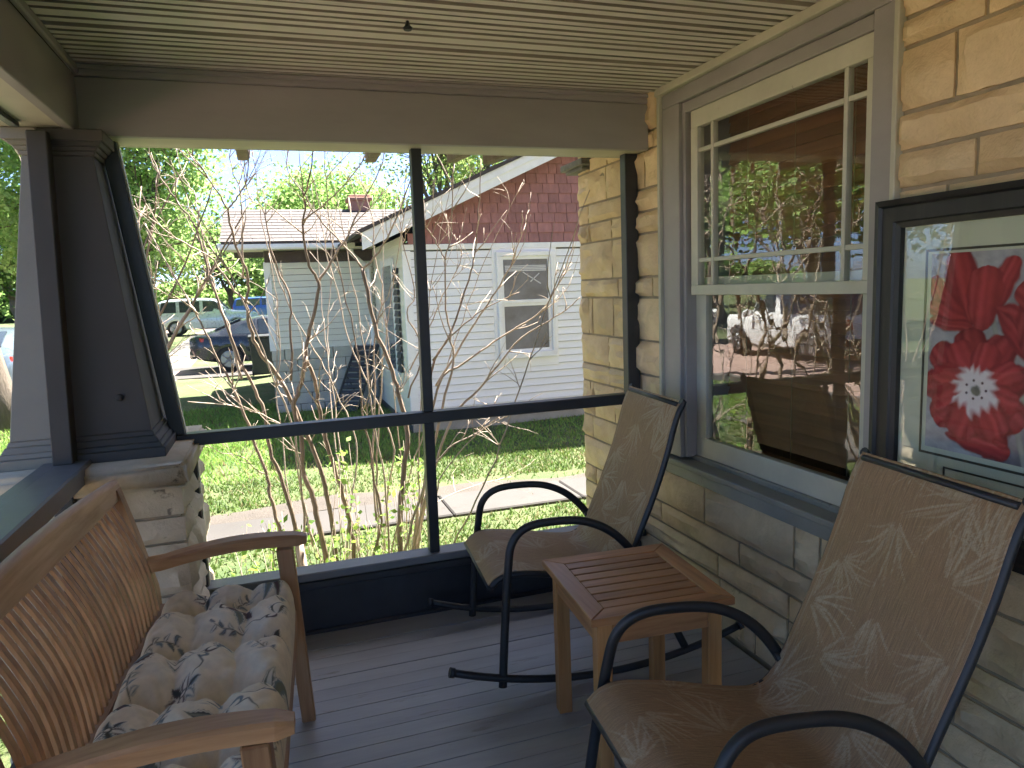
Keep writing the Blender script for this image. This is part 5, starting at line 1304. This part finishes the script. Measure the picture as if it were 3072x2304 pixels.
s(Qp([(940, 1630), (880, 1400), (850, 1270), (790, 1130), (740, 960), (720, 880), (680, 680), (640, 480), (630, 400), (560, 300), (500, 60)]), 4.7, 5.0, .011)
s(Qp([(650, 1200), (560, 1120), (420, 1060), (345, 1000)]), 4.4, 4.1, .006)
s(Qp([(640, 1200), (560, 1060), (420, 820), (300, 600)]), 4.5, 4.7, .006)
s(Qp([(1270, 1640), (1270, 1300), (1260, 1100), (1180, 900), (1120, 700), (1080, 500), (990, 420), (940, 180)]), 4.8, 5.0, .010)
s(Qp([(950, 960), (945, 640), (940, 500), (920, 350), (870, 200), (860, 40)]), 4.5, 4.6, .0075)
s(Qp([(920, 340), (950, 250), (985, 160), (995, 40)]), 4.58, 4.6, .004)
s([(1195, 1780), (1202, 1525), (1213, 1417), (1220, 1272), (1202, 1200), (1186, 1141)]+Qp([(1850, 1350), (1780, 1050), (1745, 900)]), 4.25, 4.45, .021, .013)
s(Qp([(1745, 900), (1640, 760), (1480, 600), (1350, 400), (1250, 250), (1260, 60)]), 4.45, 4.8, .008)
s(Qp([(1745, 900), (1850, 790), (1960, 580), (2060, 300), (2080, 100)]), 4.45, 4.2, .009)
s([(1110, 1780), (1119, 1674), (1144, 1562), (1119, 1417), (1112, 1345), (1087, 1236), (1080, 1100)]+Qp([(1680, 1300), (1600, 950), (1540, 700), (1500, 300), (1480, 60)]), 4.6, 4.9, .012)
s([(1130, 1560), (1119, 1380), (1126, 1200)]+Tp([(240, 1200), (290, 950), (240, 700), (230, 500), (170, 300), (150, 80)]), 4.7, 5.1, .009)
s([(1230, 1760), (1250, 1560), (1290, 1380)]+Tp([(640, 1600), (700, 1350), (690, 1180), (660, 1030), (655, 740), (690, 600), (700, 300), (705, 100)]), 4.35, 4.3, .013)
s(Tp([(655, 740), (590, 620), (540, 530), (520, 400)]), 4.3, 4.2, .005)
s([(1225, 1780), (1260, 1540), (1280, 1380)]+Tp([(570, 1400), (690, 1170), (790, 860), (830, 700), (850, 450), (865, 150)]), 4.4, 4.7, .014)
s(Tp([(600, 1480), (800, 1160), (900, 1000), (1000, 850), (1060, 720), (1100, 560), (1105, 455)]), 4.5, 4.3, .009)
s([(1240, 1740), (1275, 1500)]+Tp([(600, 1500), (760, 1350), (900, 1250), (1050, 1150), (1200, 1060), (1290, 930), (1380, 730), (1440, 500)]), 4.4, 4.15, .011)
s([(1215, 1740), (1290, 1450)]+Tp([(700, 1659), (850, 1500), (960, 1360), (1100, 1200), (1260, 1100), (1380, 1020), (1450, 960)]), 4.3, 4.0, .012)
s(Tp([(580, 1330), (700, 1180), (840, 1060), (960, 990), (1090, 930)]), 4.5, 4.4, .007)
s([(1214, 1657), (1247, 1534), (1283, 1433), (1345, 1346), (1424, 1303), (1490, 1265), (1526, 1245)], 4.15, 3.95, .010)
s([(1300, 1500), (1330, 1420), (1420, 1310), (1500, 1250)], 4.2, 4.0, .006)
s([(1250, 1560), (1340, 1490), (1450, 1450), (1530, 1430)], 4.6, 5.0, .004)
s([(940, 1640), (905, 1480), (890, 1380), (860, 1290), (800, 1250), (740, 1230), (680, 1215), (560, 1205)], 4.2, 3.9, .006)
s([(800, 1430), (760, 1400), (720, 1370), (690, 1360)], 4.2, 4.0, .004)
s(Tp([(440, 1550), (520, 1280), (430, 1050), (480, 950), (420, 700), (380, 480)]), 4.7, 4.9, .007)
s(Tp([(440, 1400), (560, 1150), (640, 950), (740, 760), (740, 600)]), 4.6, 4.8, .006)
s([(1150, 1700), (1160, 1500), (1180, 1350), (1150, 1250), (1090, 1120), (1040, 1000), (1010, 870), (980, 760), (960, 640), (940, 520)], 4.7, 5.1, .008)
s([(900, 1680), (885, 1560), (860, 1450), (850, 1330), (830, 1180), (840, 1050), (830, 900), (810, 760)], 4.7, 5.0, .007)
s([(1040, 1720), (1045, 1550), (1070, 1400), (1060, 1290), (1010, 1180), (960, 1080), (890, 960), (840, 850), (790, 700), (770, 560), (760, 440)], 4.8, 5.2, .008)
rr = random.Random(77)
for k in range(9):
    x, y = rr.uniform(.02, .95), rr.uniform(4.15, 4.95); d = Vector(((x-.45)*rr.uniform(.2, .8)+rr.gauss(0, .08), rr.gauss(.03, .12), 1)); p = Vector((x, y, -.47)); pts = [p.copy()]
    for m in range(7):
        d = d+Vector((rr.gauss(0, .07), rr.gauss(0, .07), 0)); p = p+d.normalized()*rr.uniform(.36, .46); pts.append(p.copy())
    ST.append((pts, rr.uniform(.005, .009), .0018))
myrtle('leafless many stemmed crape myrtle just outside the far screen', ST, 3, (.45, 4.4, -.45), 5)
rr = random.Random(8); ST2 = []
for k in range(14):
    a = rr.uniform(0, 6.28); x, y = -1.75+.15*math.cos(a), 5.1+.15*math.sin(a); d = Vector((math.cos(a)*rr.uniform(.15, .55), math.sin(a)*rr.uniform(.15, .55), 1)); p = Vector((x, y, -.47)); pts = [p.copy()]
    for m in range(6):
        d = (d+Vector((rr.gauss(0, .13), rr.gauss(0, .13), 0))); p = p+d.normalized()*.5; pts.append(p.copy())
    ST2.append((pts, rr.uniform(.013, .02), .004))
myrtle('leafless crape myrtle in the front bed beside the porch pier', ST2, 5, (-1.75, 5.1, -.45), 9)
def cut_stump():
    c = at(905, 1650, 4.05); b = MB(); b.tube([(c.x+.03, c.y, -.46), (c.x+.01, c.y, -.1), (c.x-.012, c.y, c.z+.05)], [.026, .024, .022], 10); o = obj('cut_stem', b, M_TWIG); tag(o, 'sawn off pale stem standing at the left of the crape myrtle', 'stump')
cut_stump()
# green shoots at the foot of the shrub
def shoots():
    r = np.random.default_rng(17); C = []; b = MB(); rr = random.Random(17)
    for (u, v, n) in [(780, 1580, 40), (830, 1560, 30), (1010, 1380, 16), (1030, 1350, 10), (1060, 1500, 26), (1100, 1620, 40), (1130, 1540, 30), (1190, 1450, 46), (1210, 1380, 40), (1170, 1620, 40), (1240, 1480, 30), (880, 1640, 30), (960, 1620, 26), (1030, 1650, 30), (800, 1690, 30), (860, 1720, 24), (1270, 1560, 20), (740, 1620, 22), (920, 1530, 14), (1150, 1680, 24), (1000, 1560, 18), (1230, 1330, 16)]:
        for k in range(max(3, n//6)):
            p = at(u+rr.gauss(0, 22), v+rr.gauss(0, 22), 4.1+rr.uniform(0, .7)); q = Vector((p.x+rr.gauss(0, .08), p.y+rr.gauss(0, .06), -.46)); b.tube([q, (q+p)/2+Vector((rr.gauss(0, .03), 0, 0)), p], [.003, .0025, .001], 4)
            for m in range(6): C.append(tuple(p+(q-p)*rr.uniform(0, .35)+Vector((rr.gauss(0, .022), rr.gauss(0, .022), rr.gauss(0, .02)))))
    t = thing('leafy_shoots', 'fresh green leafy shoots around the foot of the crape myrtle', 'shoots', (.5, 4.4, -.45))
    st = obj('stems', b, M_TWIG, t); st['kind'] = 'stuff'
    lv = obj('leaf_mass', leaves('leaf_mass', np.array(C), .048, ((.16, .30, .05), (.30, .42, .09)), 5, .55), M_LEAF, t); lv['kind'] = 'stuff'
shoots()

# ------------------------------------------------------------------ grass
def grass():
    r = np.random.default_rng(23); n = 260000
    y = 3.5+10.2*r.random(n)**1.25; x = -4.4+10.5*r.random(n)
    dens = .5+.5*np.sin(x*1.3+2*np.sin(y*.9))*np.cos(y*1.1+1.5*np.sin(x*.7))+.5*np.sin(x*4.1+y*2.3)*np.sin(y*3.7-x*1.9)
    keep = (r.random(n) < np.clip(.30+.45*dens, .08, 1)) & ~((y > 5.82) & (y < 6.56)) & ~((x > -.05) & (x < 8) & (y > 12.5)) & ~((x > 1.72) & (y > 9.75)) & ~((x > 1.6) & (y < 4.0)) & ~((x < -.3) & (x > -1.1) & (y < 3.6))
    edge = (y >= 6.56) & (y < 6.95+.12*np.sin(x*1.3)); keep &= ~(edge & (r.random(n) > .07)); keep &= ~((y < 5.0) & (r.random(n) > .45))
    x, y = x[keep], y[keep]; n = len(x); z = -.452+.012*np.sin(x*1.7)*np.cos(y*1.3)
    hgt = r.uniform(.018, .055, n)*(1+.9*((y > 8.3) & (x < 1.7)))*(1+.5*(r.random(n) > .95)); th = r.uniform(0, 6.28, n); wd = r.uniform(.004, .008, n)*(1+y/14)
    ln = r.normal(0, .55, (n, 2))*hgt[:, None]
    A = np.stack([x-np.cos(th)*wd, y-np.sin(th)*wd, z], 1); B = np.stack([x+np.cos(th)*wd, y+np.sin(th)*wd, z], 1); T = np.stack([x+ln[:, 0], y+ln[:, 1], z+hgt], 1)
    V = np.stack([A, B, T], 1).reshape(-1, 3); k = r.random((n, 1)); dry = (r.random((n, 1)) > .86)
    c = np.array([.055, .115, .022])+(np.array([.13, .19, .042])-np.array([.055, .115, .022]))*k; c = c*np.where((y > 8.0), 2.1, 1.0)[:, None]; c = np.where(dry, np.array([.19, .16, .08]), c)  # lush grass in the house's shadow band, lightened in colour to lift the shade
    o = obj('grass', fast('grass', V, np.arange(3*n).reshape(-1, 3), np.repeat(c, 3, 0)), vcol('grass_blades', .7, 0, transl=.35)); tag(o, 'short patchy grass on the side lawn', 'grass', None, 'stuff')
grass()
